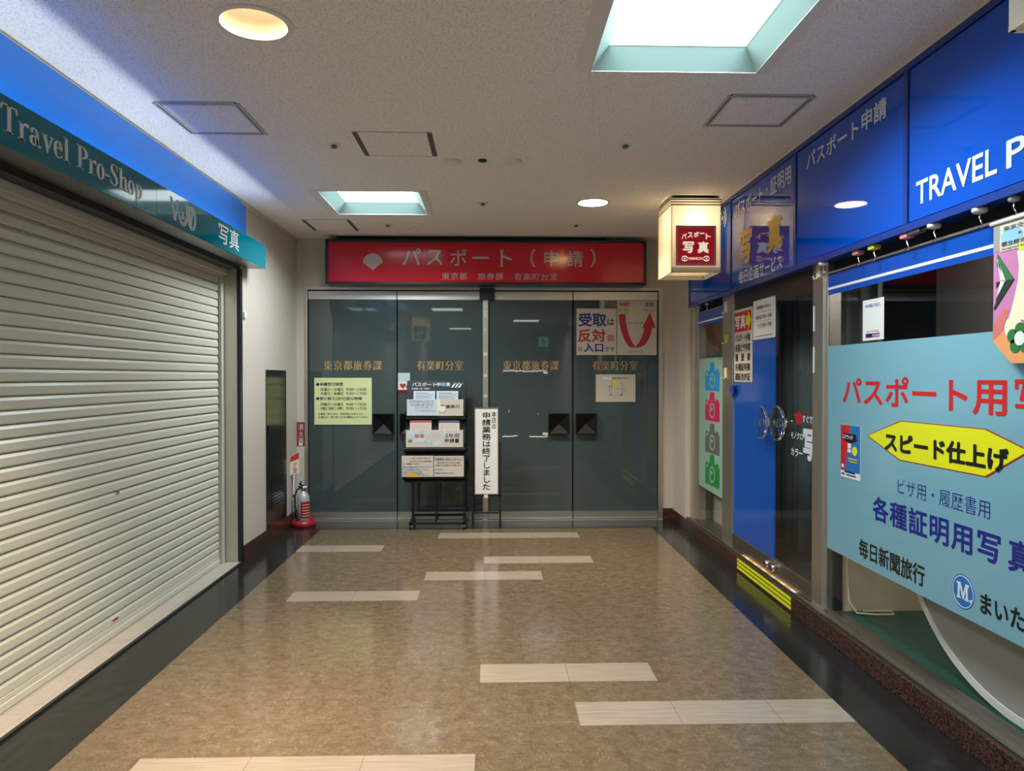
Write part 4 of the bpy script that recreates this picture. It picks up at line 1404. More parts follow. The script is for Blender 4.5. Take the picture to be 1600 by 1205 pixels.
# ---- standing notice sign
c5 = ((735, 620), 5.477)
YN = 7.105
x0, z0, x1, z1 = crop_box(*c5, YN, 33, 93, 242, 838)
sg = thing('standing_sign', 'tall white standing sign with a vertical black message on a thin black frame', 'sign', ((x0 + x1) / 2, 7.15, 0))
build('board', MB().box(x0 + .004, x1 - .004, YN, YN + .012, z0 + .004, z1 - .004), M['white'], sg)
build('board_frame', MB().frame(back_plane(YN), x0, z0, x1, z1, .009, -.014, .004), M['alu'], sg, bevel=.001)
for px in (17, 255):
    lx = on_y(735 + px / 5.477, 700, YN)[0]
    zt = on_y(740, 620 + 395 / 5.477, YN)[1]
    lg_ = build('leg', MB().box(lx - .009, lx + .009, YN + .012, YN + .03, .012, zt), M['black_metal'], sg)
    build('foot', MB().box(lx - .012, lx + .012, YN + .009, YN + .033, 0, .035), M['rubber'], lg_)
    lg_ = build('leg', MB().add([(lx - .008, YN + .03, zt), (lx + .008, YN + .03, zt), (lx + .008, YN + .045, zt), (lx - .008, YN + .045, zt), (lx - .008, YN + .22, 0.012), (lx + .008, YN + .22, 0.012), (lx + .008, YN + .235, 0.012), (lx - .008, YN + .235, 0.012)],
        [(0, 1, 2, 3), (7, 6, 5, 4), (0, 4, 5, 1), (1, 5, 6, 2), (2, 6, 7, 3), (3, 7, 4, 0)]), M['black_metal'], sg)
    build('foot', MB().box(lx - .01, lx + .01, YN + .215, YN + .24, 0, .03), M['rubber'], lg_)
build('crossbar', MB().box(x0 - .02, x1 + .02, YN + .012, YN + .028, z0 - .02, z0 - .002).box(x0 - .02, x1 + .02, YN + .012, YN + .028, .14, .152), M['black_metal'], sg)
xc, zc_ = on_y(735 + 133 / 5.477, 620 + 850 / 5.477, YN)
build('clip', MB().box(xc - .02, xc + .02, YN - .004, YN + .02, zc_ - .018, zc_ + .014), M['cream_plastic'], sg, label='cream clip under the board')
pl = back_plane(YN)
lt = MB()
x0, z0, x1, z1 = crop_box(*c5, YN, 98, 128, 176, 800)
column_text(lt, pl, '申請業務は終了しました', (x0, z0, x1, z1), .012, .002)
x0, z0, x1, z1 = crop_box(*c5, YN, 180, 124, 222, 278)
column_text(lt, pl, '本日の', (x0, z0, x1, z1), .006, .002)
build('lettering', lt, M['ink'], sg, label='black vertical lettering')

# ================================================================== CEILING FIXTURES
def panel_lamp(t, size, dz):
    ld = bpy.data.lights.new('panel_lamp', 'AREA')
    ld.shape = 'SQUARE'
    ld.size = size
    ld.energy = PANEL_W
    ld.color = PANEL_C
    ld.spread = math.radians(150)
    lo_ = bpy.data.objects.new('panel_lamp', ld)
    COL.objects.link(lo_)
    lo_.parent = t
    lo_.location = (0, 0, dz)


def recessed_panel(x, y, label):
    t = thing('recessed_light', label, 'ceiling light', (x, y, ZC), 'square recessed daylight panels')
    h, hi, z1 = HALF, HALF - .075, ZC + .085
    m_ = MB()
    a = [(x - h, y - h), (x + h, y - h), (x + h, y + h), (x - h, y + h)]
    b = [(x - hi, y - hi), (x + hi, y - hi), (x + hi, y + hi), (x - hi, y + hi)]
    m_.add([(p[0], p[1], ZC - .002) for p in a] + [(p[0], p[1], z1) for p in b], [(k, (k + 1) % 4, 4 + (k + 1) % 4, 4 + k) for k in range(4)])
    build('reflector', m_, M['panel_side'], t, label='pale sloped surround')
    build('diffuser', MB().add([(p[0], p[1], z1) for p in b], [(0, 1, 2, 3)]), M['panel_on'], t, label='glowing white panel')
    panel_lamp(t, 2 * hi, .083)
    dn = Plane((0, 0, ZC), (1, 0, 0), (0, -1, 0))
    build('flange', MB().frame(dn, x - h - .05, -(y + h) - .012, x + h + .05, -(y - h) + .012, .012, 0, .004).rect(dn, x - h - .075, -(y + h), x - h, -(y - h), 0, .003).rect(dn, x + h, -(y + h), x + h + .06, -(y - h), 0, .003),
          M['ceiling_plain'], t, label='smooth plaster flange')
    return t


recessed_panel(*PANELS[0], 'large bright square ceiling light nearest the camera, top right')
recessed_panel(*PANELS[1], 'bright square ceiling light farther down, above the left of the red sign')


def downlight(x, y, r, label, power, spread):
    t = thing('downlight', label, 'ceiling light', (x, y, ZC), 'round warm downlights')
    build('trim_ring', MB().ring(Plane((0, 0, ZC), (1, 0, 0), (0, -1, 0)), x, -y, r + .022, r - .004, 0, .006, n=48), M['ceiling_plain'], t, label='grey rim')
    build('reflector', MB().lathe((x, y, ZC), (0, 0, 1), [(r, 0), (r * .93, .04), (r * .78, .10), (r * .6, .15)], 48), M['cone'], t, label='cream cone')
    build('lamp', MB().lathe((x, y, ZC), (0, 0, 1), [(r * .6, .15), (r * .5, .135), (0, .128)], 40), M['down_on'], t, label='glowing lamp')
    ld = bpy.data.lights.new('down_lamp', 'AREA')
    ld.shape, ld.size, ld.energy, ld.color, ld.spread = 'DISK', r * 1.1, power, DOWN_L, math.radians(spread)
    lo_ = bpy.data.objects.new('down_lamp', ld)
    COL.objects.link(lo_)
    lo_.parent = t
    lo_.location = (0, 0, .126)
    return t


downlight(*DOWNS[0], 'large round warm downlight near the top left of the ceiling', DOWN_W, 74)
downlight(*DOWNS[1], 'small-looking round warm downlight left of the lit lantern sign', DOWN_W * 1.35, 128)


def access_hatch(x0, x1, y0, y1, label, style):
    t = thing('access_hatch', label, 'ceiling hatch', ((x0 + x1) / 2, (y0 + y1) / 2, ZC), 'square ceiling access hatches')
    dn = Plane((0, 0, ZC), (1, 0, 0), (0, -1, 0))
    if style == 'full':
        build('frame', MB().frame(dn, x0, -y1, x1, -y0, .014, 0, .006).frame(dn, x0 + .022, -y1 + .022, x1 - .022, -y0 + .022, .012, 0, .005), M['hatch_grey'], t, label='double aluminium frame')
        build('gap', MB().frame(dn, x0 + .013, -y1 + .013, x1 - .013, -y0 + .013, .009, 0, .002), M['gap'], t)
        i = .034
    else:
        build('frame', MB().rect(dn, x0, -y1, x0 + .03, -y0, 0, .004).rect(dn, x1 - .03, -y1, x1, -y0, 0, .004), M['slot'], t, label='dark side slots')
        build('edge_line', MB().rect(dn, x0, -y1 - .004, x1, -y1 + .003, 0, .004).rect(dn, x0, -y0 - .003, x1, -y0 + .004, 0, .004), M['hatch_grey'], t)
        i = .03
    j = i if style == 'full' else .004
    build('panel', MB().rect(dn, x0 + i, -y1 + j, x1 - i, -y0 - j, 0, .003), M['ceiling'], t, keep_sharp=False)
    return t


access_hatch(-1.775, -1.325, 3.80, 4.275, 'aluminium framed ceiling hatch in the bright band on the left', 'full')
access_hatch(-.822, -.358, 4.217, 4.665, 'ceiling hatch with two dark side slots, just right of centre-left', 'slots')
access_hatch(-1.74, -1.305, 6.57, 7.055, 'small ceiling hatch beside the left end of the red sign', 'slots')
access_hatch(1.194, 1.648, 3.625, 4.065, 'aluminium framed ceiling hatch near the blue fascia on the right', 'full')


def sprinkler(x, y, label):
    t = thing('sprinkler_head', label, 'sprinkler', (x, y, ZC), 'sprinkler heads in the ceiling')
    build('escutcheon', MB().lathe((x, y, ZC), (0, 0, -1), [(.042, 0), (.04, .005), (.022, .007), (.016, .002)], 24), M['white'], t)
    build('head', MB().lathe((x, y, ZC), (0, 0, -1), [(.014, .0), (.012, .012), (.02, .016), (.02, .02), (0, .022)], 16), M['grey_ink'], t)


sprinkler(-.977, 4.458, 'sprinkler head left of the dark-slotted ceiling hatch')
sprinkler(-.985, 6.776, 'sprinkler head beside the small hatch near the red sign')
sprinkler(-.081, 5.911, 'sprinkler head right of the farther square light')
sprinkler(.816, 4.41, 'sprinkler head left of the right-hand ceiling hatch')
sprinkler(.784, 6.729, 'sprinkler head between the small downlight and the red sign')
tag(build('ceiling_sensor', MB().lathe((-.068, 4.746, ZC), (0, 0, -1), [(.03, 0), (.028, .01), (.015, .014), (0, .015)], 20), M['dark_metal'], base=(-.068, 4.746, ZC)), 'small dark ceiling sensor between two pale discs', 'sensor')
for x, y, l in ((-.265, 4.779, 'pale smoke detector disc left of the dark sensor'), (.132, 4.755, 'pale smoke detector disc right of the dark sensor'), (-.708, 6.769, 'pale smoke detector disc above the red sign')):
    t = thing('smoke_detector', l, 'smoke detector', (x, y, ZC), 'flat smoke detectors')
    build('cover', MB().lathe((x, y, ZC), (0, 0, -1), [(.062, 0), (.06, .012), (.045, .02), (0, .022)], 32), M['ceiling_plain'], t)

# fixtures of the corridor behind, seen mirrored in the doors and floor
for k, (x, y) in enumerate(PANELS_FAR):
    t = thing('recessed_light', ('square ceiling light just behind the viewer', 'square ceiling light midway down the corridor behind', 'square ceiling light at the far rear end')[k], 'ceiling light', (x, y, ZC), 'square recessed daylight panels')
    build('diffuser', MB().box(x - .32, x + .32, y - .32, y + .32, ZC - .006, ZC - .002), M['panel_on'], t)
    panel_lamp(t, .6, -.008)
    build('flange', MB().frame(Plane((0, 0, ZC), (1, 0, 0), (0, -1, 0)), x - .36, -y - .36, x + .36, -y + .36, .04, 0, .008), M['ceiling_plain'], t)


# ================================================================== LANTERN SIGNS
def lantern(x0, x1, y0, y1, z0, z1, label, lit, face_mat, words, face_side):
    t = thing('lantern_sign', label, 'sign', ((x0 + x1) / 2, (y0 + y1) / 2, z1), 'box lantern signs under the ceiling')
    w_ = .004
    m_ = MB().box(x0, x1, y0, y0 + w_, z0, z1).box(x0, x1, y1 - w_, y1, z0, z1).box(x0, x0 + w_, y0 + w_, y1 - w_, z0, z1).box(x1 - w_, x1, y0 + w_, y1 - w_, z0, z1)
    m_.box(x0 + w_, x1 - w_, y0 + w_, y1 - w_, z0 + .035, z0 + .039)
    build('shade', m_, M['opal'], t, label='opal acrylic box')
    e = .014
    m_ = MB()
    m_.box(x0, x1, y0 - .001, y0 + e, z0 - .001, z0 + e).box(x0, x1, y1 - e, y1 + .001, z0 - .001, z0 + e).box(x0 - .001, x0 + e, y0, y1, z0 - .001, z0 + e).box(x1 - e, x1 + .001, y0, y1, z0 - .001, z0 + e)
    build('edge_frame', m_, M['opal'], t)
    m_ = MB()
    for zz, hh_ in ((z1 - .012, .012), (z1 - .032, .007), (z1 - .052, .007)):
        m_.box(x0 - .002, x1 + .002, y0 - .002, y1 + .002, zz, zz + hh_)
    sh_ = MB()
    for zz, hh_ in ((z1 - .014, .008), (z1 - .034, .007), (z1 - .056, .008)):
        sh_.box(x0 - .002, x1 + .002, y0 - .002, y0, zz, zz + hh_).box(x0 - .002, x1 + .002, y1, y1 + .002, zz, zz + hh_)
        sh_.box(x0 - .002, x0, y0, y1, zz, zz + hh_).box(x1, x1 + .002, y0, y1, zz, zz + hh_)
    build('stripe', sh_, M['stripe'], t, label='dark stripes')
    build('cap', MB().box(x0 + .01, x1 - .01, y0 + .01, y1 - .01, z1, z1 + .012), M['black_metal'], t)
    build('stem', MB().box(x0 + .06, x1 - .06, y0 + .06, y1 - .06, z1 + .012, ZC), M['black_metal'], t)
    if words:
        if face_side < 0:
            pl_ = back_plane(y0)
            fx0 = x0 + .105 * (x1 - x0)
        else:
            pl_ = Plane((0, y1, 0), (-1, 0, 0), (0, 0, 1))
        words(t, pl_)
    if lit:
        ld = bpy.data.lights.new('lantern_bulb', 'POINT')
        ld.energy = LANTERN_W
        ld.color = LANTERN_C
        ld.shadow_soft_size = .035
        lo_ = bpy.data.objects.new('lantern_bulb', ld)
        COL.objects.link(lo_)
        lo_.parent = t
        lo_.location = (0, -.08 * (y1 - y0) / .44, -(z1 - (z0 * .3 + z1 * .7)))
    return t


LX0, LX1, LY0, LY1, LZ0, LZ1 = 1.402, 1.795, 5.61, 6.05, 2.322, 2.905


def plaque(t, pl_, q, bg):
    x0, z0, x1, z1 = q
    wd_, hh_ = x1 - x0, z1 - z0
    pq = build('plaque', MB().rect(pl_, x0, z0, x1, z1, 0, .003), M[bg], t, label='square plaque with pale lettering')
    build('border_line', MB().frame(pl_, x0 + .02 * wd_, z0 + .02 * hh_, x1 - .02 * wd_, z1 - .02 * hh_, .018 * wd_ * 2, .003, .004), M['plaque_silver'], pq)
    lt_ = MB()
    for k, ch in enumerate('パスポート'):
        a = x0 + wd_ * (.14 + .15 * k)
        up = [.0, .03, .045, .06, .0][k] * hh_
        if ch == 'ー':
            text(lt_, pl_, ch, (a, z0 + hh_ * .755 + up * .6, a + wd_ * .12, z0 + hh_ * .785 + up * .6), .02, .005)
        else:
            text(lt_, pl_, ch, (a, z0 + hh_ * .66 + up, a + wd_ * .125, z0 + hh_ * .80 + up), .03, .005)
    text(lt_, pl_, '写', (x0 + wd_ * .17, z0 + hh_ * .31, x0 + wd_ * .45, z0 + hh_ * .60), .035, .005)
    text(lt_, pl_, '真', (x0 + wd_ * .54, z0 + hh_ * .31, x0 + wd_ * .82, z0 + hh_ * .60), .03, .005)
    text(lt_, pl_, 'MAINICHI', (x0 + wd_ * .32, z0 + hh_ * .14, x0 + wd_ * .66, z0 + hh_ * .21), .02, .005)
    for c in (.22, .76):
        lt_.ring(pl_, x0 + wd_ * c, z0 + hh_ * .175, wd_ * .07, wd_ * .045, .003, .005, math.radians(40), math.radians(140))
        lt_.ring(pl_, x0 + wd_ * c, z0 + hh_ * .175, wd_ * .07, wd_ * .045, .003, .005, math.radians(220), math.radians(320))
        lt_.ring(pl_, x0 + wd_ * c, z0 + hh_ * .175, wd_ * .075, wd_ * .062, .003, .005, math.radians(130), math.radians(230))
        lt_.ring(pl_, x0 + wd_ * c, z0 + hh_ * .175, wd_ * .075, wd_ * .062, .003, .005, math.radians(-50), math.radians(50))
        lt_.disc(pl_, x0 + wd_ * c, z0 + hh_ * .175, wd_ * .022, .003, .005, 16)
    build('lettering', lt_, M['plaque_cream'], pq)


lantern(LX0, LX1, LY0, LY1, LZ0, LZ1, 'glowing cream lantern sign with a dark red plaque on the right', True, None,
        lambda t, pl_: plaque(t, pl_, (on_y(1056, 353, LY0)[0], on_y(1056, 415, LY0)[1], on_y(1118.5, 415, LY0)[0], on_y(1056, 352.5, LY0)[1]), 'plaque_lit'), -1)
lantern(1.40, 1.80, 1.46, 1.92, 2.435, 2.905, 'unlit white box sign cut by the top right corner of the photo', False, None, None, -1)
lantern(-1.86, -1.46, -1.85, -1.45, 2.3, 2.905, 'lit lantern sign with a dark green plaque, mirrored in the glass doors', True, None,
        lambda t, pl_: plaque(t, pl_, (1.53, 2.37, 1.79, 2.66), 'leaf_dark'), 1)

# ================================================================== RIGHT SHOP FRONT
XF = 1.885
RPF = right_plane(XF)
ZF0, ZF1 = 2.165, 2.922
CUTS = [6.858, 5.655, 4.437, 3.235, 2.03, .825, Y_NEAR]
fa = thing('shop_fascia', 'deep blue panelled shop fascia with white lettering along the right side', 'sign', (XF, 3.5, ZF0))
build('soffit', MB().box(XF + .012, XF + .13, Y_NEAR, CUTS[0], ZF0, ZF0 + .012).box(XF + .012, XF + .016, Y_NEAR, CUTS[0], ZF0 + .012, ZF1), M['frame_blue'], fa)
m_ = MB()
m_.box(XF - .004, XF + .012, Y_NEAR, CUTS[0], ZF0 - .004, ZF0 + .03).box(XF - .004, XF + .012, Y_NEAR, CUTS[0], ZF1 - .03, ZF1)
for k, y in enumerate(CUTS):
    a, b = (y - .03, y) if k == 0 else ((y, y + .03) if k == len(CUTS) - 1 else (y - .016, y + .016))
    m_.box(XF - .004, XF + .012, a, b, ZF0 + .03, ZF1 - .03)
build('frame', m_, M['frame_blue'], fa, bevel=.002)
for k in range(len(CUTS) - 1):
    build('panel', MB().box(XF + .004, XF + .011, CUTS[k + 1] + .022, CUTS[k] - .022, ZF0 + .036, ZF1 - .036), M['fascia_blue'], fa)
build('top_trim', MB().box(XF - .01, XF + .012, Y_NEAR, YB - .5, ZF1, ZC - .001), M['ceiling_plain'], fa)
RPL = right_plane(XF + .004)


def rbox(pxl, pyt, pyb, pxr, X):
    y0, zt = on_x(pxl, pyt, X)
    zb = on_x(pxl, pyb, X)[1]
    y1 = on_x(pxr, pyt, X)[0]
    return (-y0, zb, -y1, zt)


XQ = XF + .004
lt = MB()
text(lt, RPL, 'パスポート・証明用', rbox(1149, 318, 343, 1236.5, XQ), .018, .002)
text(lt, RPL, '毎日企画サービス', rbox(1155, 424.5, 445.5, 1222.5, XQ), .018, .002)
text(lt, RPL, 'パスポート', rbox(1261, 240, 266, 1342, XQ), .018, .002)
text(lt, RPL, '申請', rbox(1347, 176, 208, 1386, XQ), .022, .002)
text(lt, RPL, 'TRAVEL', rbox(1432, 285, 322, 1558.5, XQ), .016, .002)
yv0, yv1 = on_x(1573, 250, XQ)[0], on_x(1432, 285, XQ)[0]
qz = rbox(1432, 285, 322, 1558.5, XQ)
text(lt, RPL, 'PRO-SHOP', (-yv0, qz[1], -yv0 + 1.02, qz[3]), .016, .002)
yc, zc_ = on_x(1129, 341, XQ)
for r0, r1 in ((.10, .085), (.062, .05)):
    lt.ring(RPL, -yc, zc_, r0, r1, 0, .002, -PI / 3, PI / 3).ring(RPL, -yc, zc_, r0, r1, 0, .002, PI * 2 / 3, PI * 4 / 3)
lt.disc(RPL, -yc, zc_, .02, 0, .002, 20)
build('lettering', lt, M['letter_pale'], fa, label='white lettering')
lt = MB()
text(lt, RPL, '写', rbox(1155.5, 366, 417, 1175.5, XQ), .035, .002)
q = rbox(1199, 349, 392, 1222.5, XQ)
text(lt, RPL, '真', rbox(1199, 343, 398, 1222.5, XQ), .035, .002)
build('lettering', lt, M['letter_yellow'], fa, label='large yellow characters')

# curb sill and posts
XP, XG = 1.94, 1.956
si = MB().box(XR + .01, XR + .26, Y_NEAR, 6.985, .112, .124)
si.box(XR + .012, XR + .018, Y_NEAR, 6.985, .105, .124)
struct('trim_5', si, M['steel_sill'])
struct('trim_6', MB().box(XP, XG, Y_NEAR, 4.13, .124, .145).box(XG + .008, XG + .07, Y_NEAR, 4.13, .124, .138).box(XP, XG, 6.0, 6.8, .124, .145).box(XG + .008, XG + .07, 6.0, 6.8, .124, .138), M['steel_sill'])
pst = MB().box(XP, XP + .09, 6.79, 6.985, .124, 2.165)
struct('trim_7', MB().box(XP, XP + .09, 6.90, 6.98, .124, 2.165).box(XP + .01, XP + .09, 6.775, 6.90, .124, 2.165), M['steel'], bevel=.002)
struct('trim_8', MB().box(XP, XP + .09, 5.745, 6.005, .124, 2.165), M['steel'], bevel=.002)
struct('trim_9', MB().box(XP, XP + .09, 4.165, 4.275, .124, 2.165).box(XP + .01, XP + .09, 4.13, 4.165, .124, 2.165).box(XP + .005, XP + .09, 4.275, 4.312, .124, 2.165), M['steel'], bevel=.002)
struct('trim_10', MB().box(XP + .012, XP + .09, 4.312, 5.745, 2.02, 2.165), M['dark_metal'])
struct('trim_11', MB().box(XP + .002, XP + .014, Y_NEAR, 4.13, 2.095, 2.105).box(XP + .002, XP + .014, 6.005, 6.775, 2.095, 2.105), M['steel_h'])
struct('head_gap_shade', MB().box(XP + .05, XP + .1, Y_NEAR, 4.13, 2.105, 2.165).box(XP + .05, XP + .1, 6.005, 6.775, 2.105, 2.165), M['gap'])  # dark blocks standing in for the shaded gap under the fascia

# interior of the shop
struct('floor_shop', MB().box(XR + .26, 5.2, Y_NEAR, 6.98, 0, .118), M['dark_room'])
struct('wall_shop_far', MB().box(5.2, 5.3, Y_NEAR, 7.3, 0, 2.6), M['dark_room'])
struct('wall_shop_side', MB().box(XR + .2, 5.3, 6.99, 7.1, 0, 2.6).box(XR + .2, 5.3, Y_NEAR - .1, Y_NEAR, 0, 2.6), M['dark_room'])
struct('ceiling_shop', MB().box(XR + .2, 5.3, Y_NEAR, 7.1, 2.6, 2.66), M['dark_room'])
struct('wall_display_end', MB().box(2.035, 3.4, 4.14, 4.2, .118, .75), M['beige'])
struct('trim_14', MB().box(1.985, 2.035, 4.105, 4.14, .118, .75), M['dark_metal'])
struct('wall_display_back', MB().box(3.3, 3.36, Y_NEAR, 4.13, .118, .75), M['beige'])
tag(build('display_carpet', MB().box(2.03, 3.3, Y_NEAR, 4.13, .118, .126), M['turf'], base=(2.6, 2, .118)), 'dark green carpet of the display floor behind the big window', 'carpet')
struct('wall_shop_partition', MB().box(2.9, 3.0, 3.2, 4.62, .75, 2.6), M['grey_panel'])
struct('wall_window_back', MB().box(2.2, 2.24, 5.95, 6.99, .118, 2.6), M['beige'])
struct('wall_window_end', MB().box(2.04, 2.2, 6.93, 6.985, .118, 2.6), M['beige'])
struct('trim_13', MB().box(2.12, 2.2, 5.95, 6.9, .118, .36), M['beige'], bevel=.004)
sl_ = thing('added_shop_light', 'added square fill lamp, out of view on the shop ceiling behind the window', 'ceiling light', (2.65, 3.0, 2.6))  # unseen lamp, added so the display behind the glass gets light
build('housing', MB().box(2.3, 3.0, 2.5, 3.5, 2.56, 2.6), M['white'], sl_)
build('diffuser', MB().box(2.32, 2.98, 2.52, 3.48, 2.555, 2.56), M['shop_fill_on'], sl_)
ob = thing('oval_board', 'oval grey board with a white rim standing behind the lower window', 'display board', (2.075, 2.76, .12))
opl = right_plane(2.07)
build('board', MB().disc(opl, -2.76, .81, .77, -.02, -.004, 72, ry=.66), M['grey_panel'], ob)
build('rim', MB().ring(opl, -2.76, .815, .80, .765, -.024, .002, n=72, ry=.69, riy=.655), M['white'], ob, label='white rim')
# curtain behind the door
cv, cf = [], []
N = 90
for i in range(N + 1):
    t = i / N
    y = 4.3 + 1.42 * t
    xw = 2.32 + .035 * math.sin(t * 62) + .02 * math.sin(t * 23 + 1)
    cv += [(xw, y, .42 if y < 4.75 else .2), (xw + .01 * math.sin(t * 40), y, 2.35)]
for i in range(N):
    cf.append((2 * i, 2 * i + 2, 2 * i + 3, 2 * i + 1))
cr = thing('curtain', 'dark grey-green curtain hanging behind the clear shop door', 'curtain', (2.32, 5.0, 2.35))
co_ = build('cloth', MB().add(cv, cf, True), M['curtain'], cr)
sm_ = co_.modifiers.new('thickness', 'SOLIDIFY')
sm_.thickness = .004
build('rail', MB().tube([(2.32, 4.25, 2.37), (2.32, 5.76, 2.37)], .012, 10), M['alu'], cr)
cb = tag(build('cable', MB().tube([(2.06, 4.105, .62), (2.055, 4.1, .4), (2.065, 4.09, .2), (2.1, 4.07, .135), (2.2, 4.05, .132), (2.3, 4.04, .135), (2.31, 4.08, .14), (2.15, 4.09, .14)], .006, 8), M['cream_plastic'], base=(2.1, 4.08, .13)), 'pale cable coiled at the foot of the beige wall behind glass', 'cable')

# windows
def window_unit(name, ya, yb):
    wi = struct_empty(name, (XG, (ya + yb) / 2, .124))
    build('window_glass', MB().box(XG, XG + .008, ya, yb, .13, 2.1), M['pane'], wi)
    build('head_band', MB().box(XG - .003, XG - .0005, ya, yb, 1.975, 2.097), M['film_blue'], wi, label='blue film band along the top')
    build('head_line', MB().box(XG - .0045, XG - .003, ya, yb, 2.004, 2.018), M['white'], wi, label='thin white line in the blue band')
    return wi


window_unit('window_1', 6.005, 6.775)
window_unit('window_2', Y_NEAR, 4.13)

# shop doors
XDf = 1.95
yS = on_x(1210.5, 600, XDf)[0]
for nm, ya, yb, blue in (('door_6', yS + .004, 5.745, True), ('door_7', 4.312, yS - .004, False)):
    d_ = struct_empty(nm, (XDf, (ya + yb) / 2, .124))
    build('door_glass', MB().box(XDf, XDf + .01, ya, yb, .235, 2.02), M['film_blue'] if blue else M['pane'], d_, label='solid blue film over the glass' if blue else 'clear glass')
    build('bottom_rail', MB().box(XDf - .01, XDf + .02, ya, yb, .128, .236), M['steel_sill'], d_, bevel=.002)
    kx = (1189, 660) if blue else (1215.5, 661.5)
    yk, zk = on_x(kx[0], kx[1], XDf - .055)
    if blue:
        yk, zk = on_x(1190, 660, XDf - .055)
    kb = build('knob', MB().lathe((XDf - .002, yk, zk), (-1, 0, 0), [(0, .038), (.05, .038), (.095, .042), (.112, .05), (.118, .058), (.114, .066), (.104, .069), (.096, .064), (.086, .071), (.076, .064), (.064, .072), (.054, .065), (.04, .073), (.03, .068), (0, .07)], 48), M['knob_glass'], d_, label='round clear glass pull')
    build('knob_mount', MB().lathe((XDf - .002, yk, zk), (-1, 0, 0), [(0, 0), (.034, 0), (.034, .01), (.026, .014), (.026, .0375), (0, .0375)], 24), M['chrome'], kb, label='metal mount')
    lk = MB()
    yl = ya + .05 if blue else yb - .05
    lk.lathe((XDf - .01, yl, .19), (-1, 0, 0), [(0, 0), (.024, 0), (.024, .03), (.02, .034), (0, .034)], 20)
    build('floor_lock', lk, M['chrome'], d_, label='chrome lock cylinder')
    if not blue:
        X_ = XDf - .001
        lt = MB()
        pl = right_plane(XDf)
        text(lt, pl, 'すぐでき', rbox(1254, 648.5, 660.5, 1275, X_), .02, .001)
        text(lt, pl, 'モノクロ', rbox(1236, 674, 684.5, 1254, X_), .03, .001)
        text(lt, pl, 'カラー', rbox(1236, 699, 711, 1254, X_), .03, .001)
        text(lt, pl, '写', rbox(1254.8, 669, 718.5, 1271.5, X_), .05, .001)
        build('lettering', lt, M['letter_pale'], d_, label='white lettering on the glass')
        hd = MB()
        hpts = [(694, 235), (720, 230), (735, 245), (740, 200), (752, 190), (760, 215), (775, 215), (790, 240), (798, 300), (795, 350), (765, 372), (735, 368), (728, 350), (738, 340), (720, 330), (712, 315), (728, 308), (712, 295), (712, 280), (726, 276), (716, 262), (698, 255)]
        P2 = [on_x(1160 + a / 8.607, 620 + b / 8.607, X_) for a, b in hpts]
        hd.prism(pl, [(-y, z) for y, z in P2], 0, .001)
        build('hand_print', hd, M['g_red'], d_, label='red pointing hand print')
        dt = MB()
        for a, b in ((835, 212), (878, 212), (930, 387), (978, 400)):
            y, z = on_x(1160 + a / 8.607, 620 + b / 8.607, X_)
            dt.disc(pl, -y, z, .007, 0, .001, 12)
        build('accent_dots', dt, M['g_red'], d_)

# posters on the blue leaf
XA = XDf - .003
pl = right_plane(XDf)
q = rbox(1147.8, 486, 596.5, 1175.6, XA)
dp = thing('door_poster', 'white list poster with a red heading block on the blue door', 'poster', (XDf, -q[0], q[1]))
build('sheet', MB().rect(pl, *q, 0, .003), M['paper'], dp)
w_, h_ = q[2] - q[0], q[3] - q[1]
pp = right_plane(XDf - .003)
rb_ = build('heading_block', MB().rect(pp, q[0] + .02 * w_, q[1] + .69 * h_, q[2] - .05 * w_, q[3] - .035 * h_, 0, .001), M['g_red'], dp, label='red block with white characters and a yellow arrow')
build('lettering', text(MB(), pp, '写真', (q[0] + .06 * w_, q[1] + .73 * h_, q[0] + .64 * w_, q[3] - .08 * h_), .03, .002), M['white'], rb_)
ax, az = q[0] + .66 * w_, q[1] + .83 * h_
build('arrow', MB().prism(pp, [(ax, az - .035), (ax + .12 * w_, az - .035), (ax + .12 * w_, az - .075), (ax + .27 * w_, az), (ax + .12 * w_, az + .075), (ax + .12 * w_, az + .035), (ax, az + .035)], .001, .002), M['g_yellow'], rb_)
lt = MB()
for k, s in enumerate(('パスポート申請', '各国ビザ申請', '履　歴　書', '各種証明書', '運転免許証')):
    zc_ = q[1] + h_ * (.605 - .134 * k)
    text(lt, pp, s, (q[0] + .06 * w_, zc_ - .03, q[0] + .9 * w_, zc_ + .03), .02, .001)
build('lettering', lt, M['ink'], dp, label='black lines of characters')
q = rbox(1177.3, 471.5, 531.5, 1211, XA)
wn = thing('door_notice', 'small white business-hours notice at the top of the blue door', 'notice', (XDf, -q[0], q[1]))
build('sheet', MB().rect(pl, *q, 0, .0035), M['white'], wn)
w_, h_ = q[2] - q[0], q[3] - q[1]
pp = right_plane(XDf - .0035)
lt = MB()
text(lt, pp, '営業時間のお知らせ', (q[0] + .15 * w_, q[1] + .76 * h_, q[0] + .82 * w_, q[1] + .85 * h_), .01, .001)
text(lt, pp, '月火水木金', (q[0] + .12 * w_, q[1] + .50 * h_, q[0] + .40 * w_, q[1] + .62 * h_), .015, .001)
text(lt, pp, '9:00−19:00', (q[0] + .43 * w_, q[1] + .51 * h_, q[0] + .86 * w_, q[1] + .61 * h_), .005, .001)
text(lt, pp, '9:00−17:00', (q[0] + .43 * w_, q[1] + .29 * h_, q[0] + .86 * w_, q[1] + .39 * h_), .005, .001)
lt.rect(pp, q[0] + .12 * w_, q[1] + .68 * h_, q[0] + .86 * w_, q[1] + .685 * h_, 0, .001).rect(pp, q[0] + .12 * w_, q[1] + .45 * h_, q[0] + .86 * w_, q[1] + .455 * h_, 0, .001)
lt.rect(pp, q[0] + .1 * w_, q[1] + .07 * h_, q[0] + .9 * w_, q[1] + .085 * h_, 0, .001)
build('lettering', lt, M['ink'], wn)
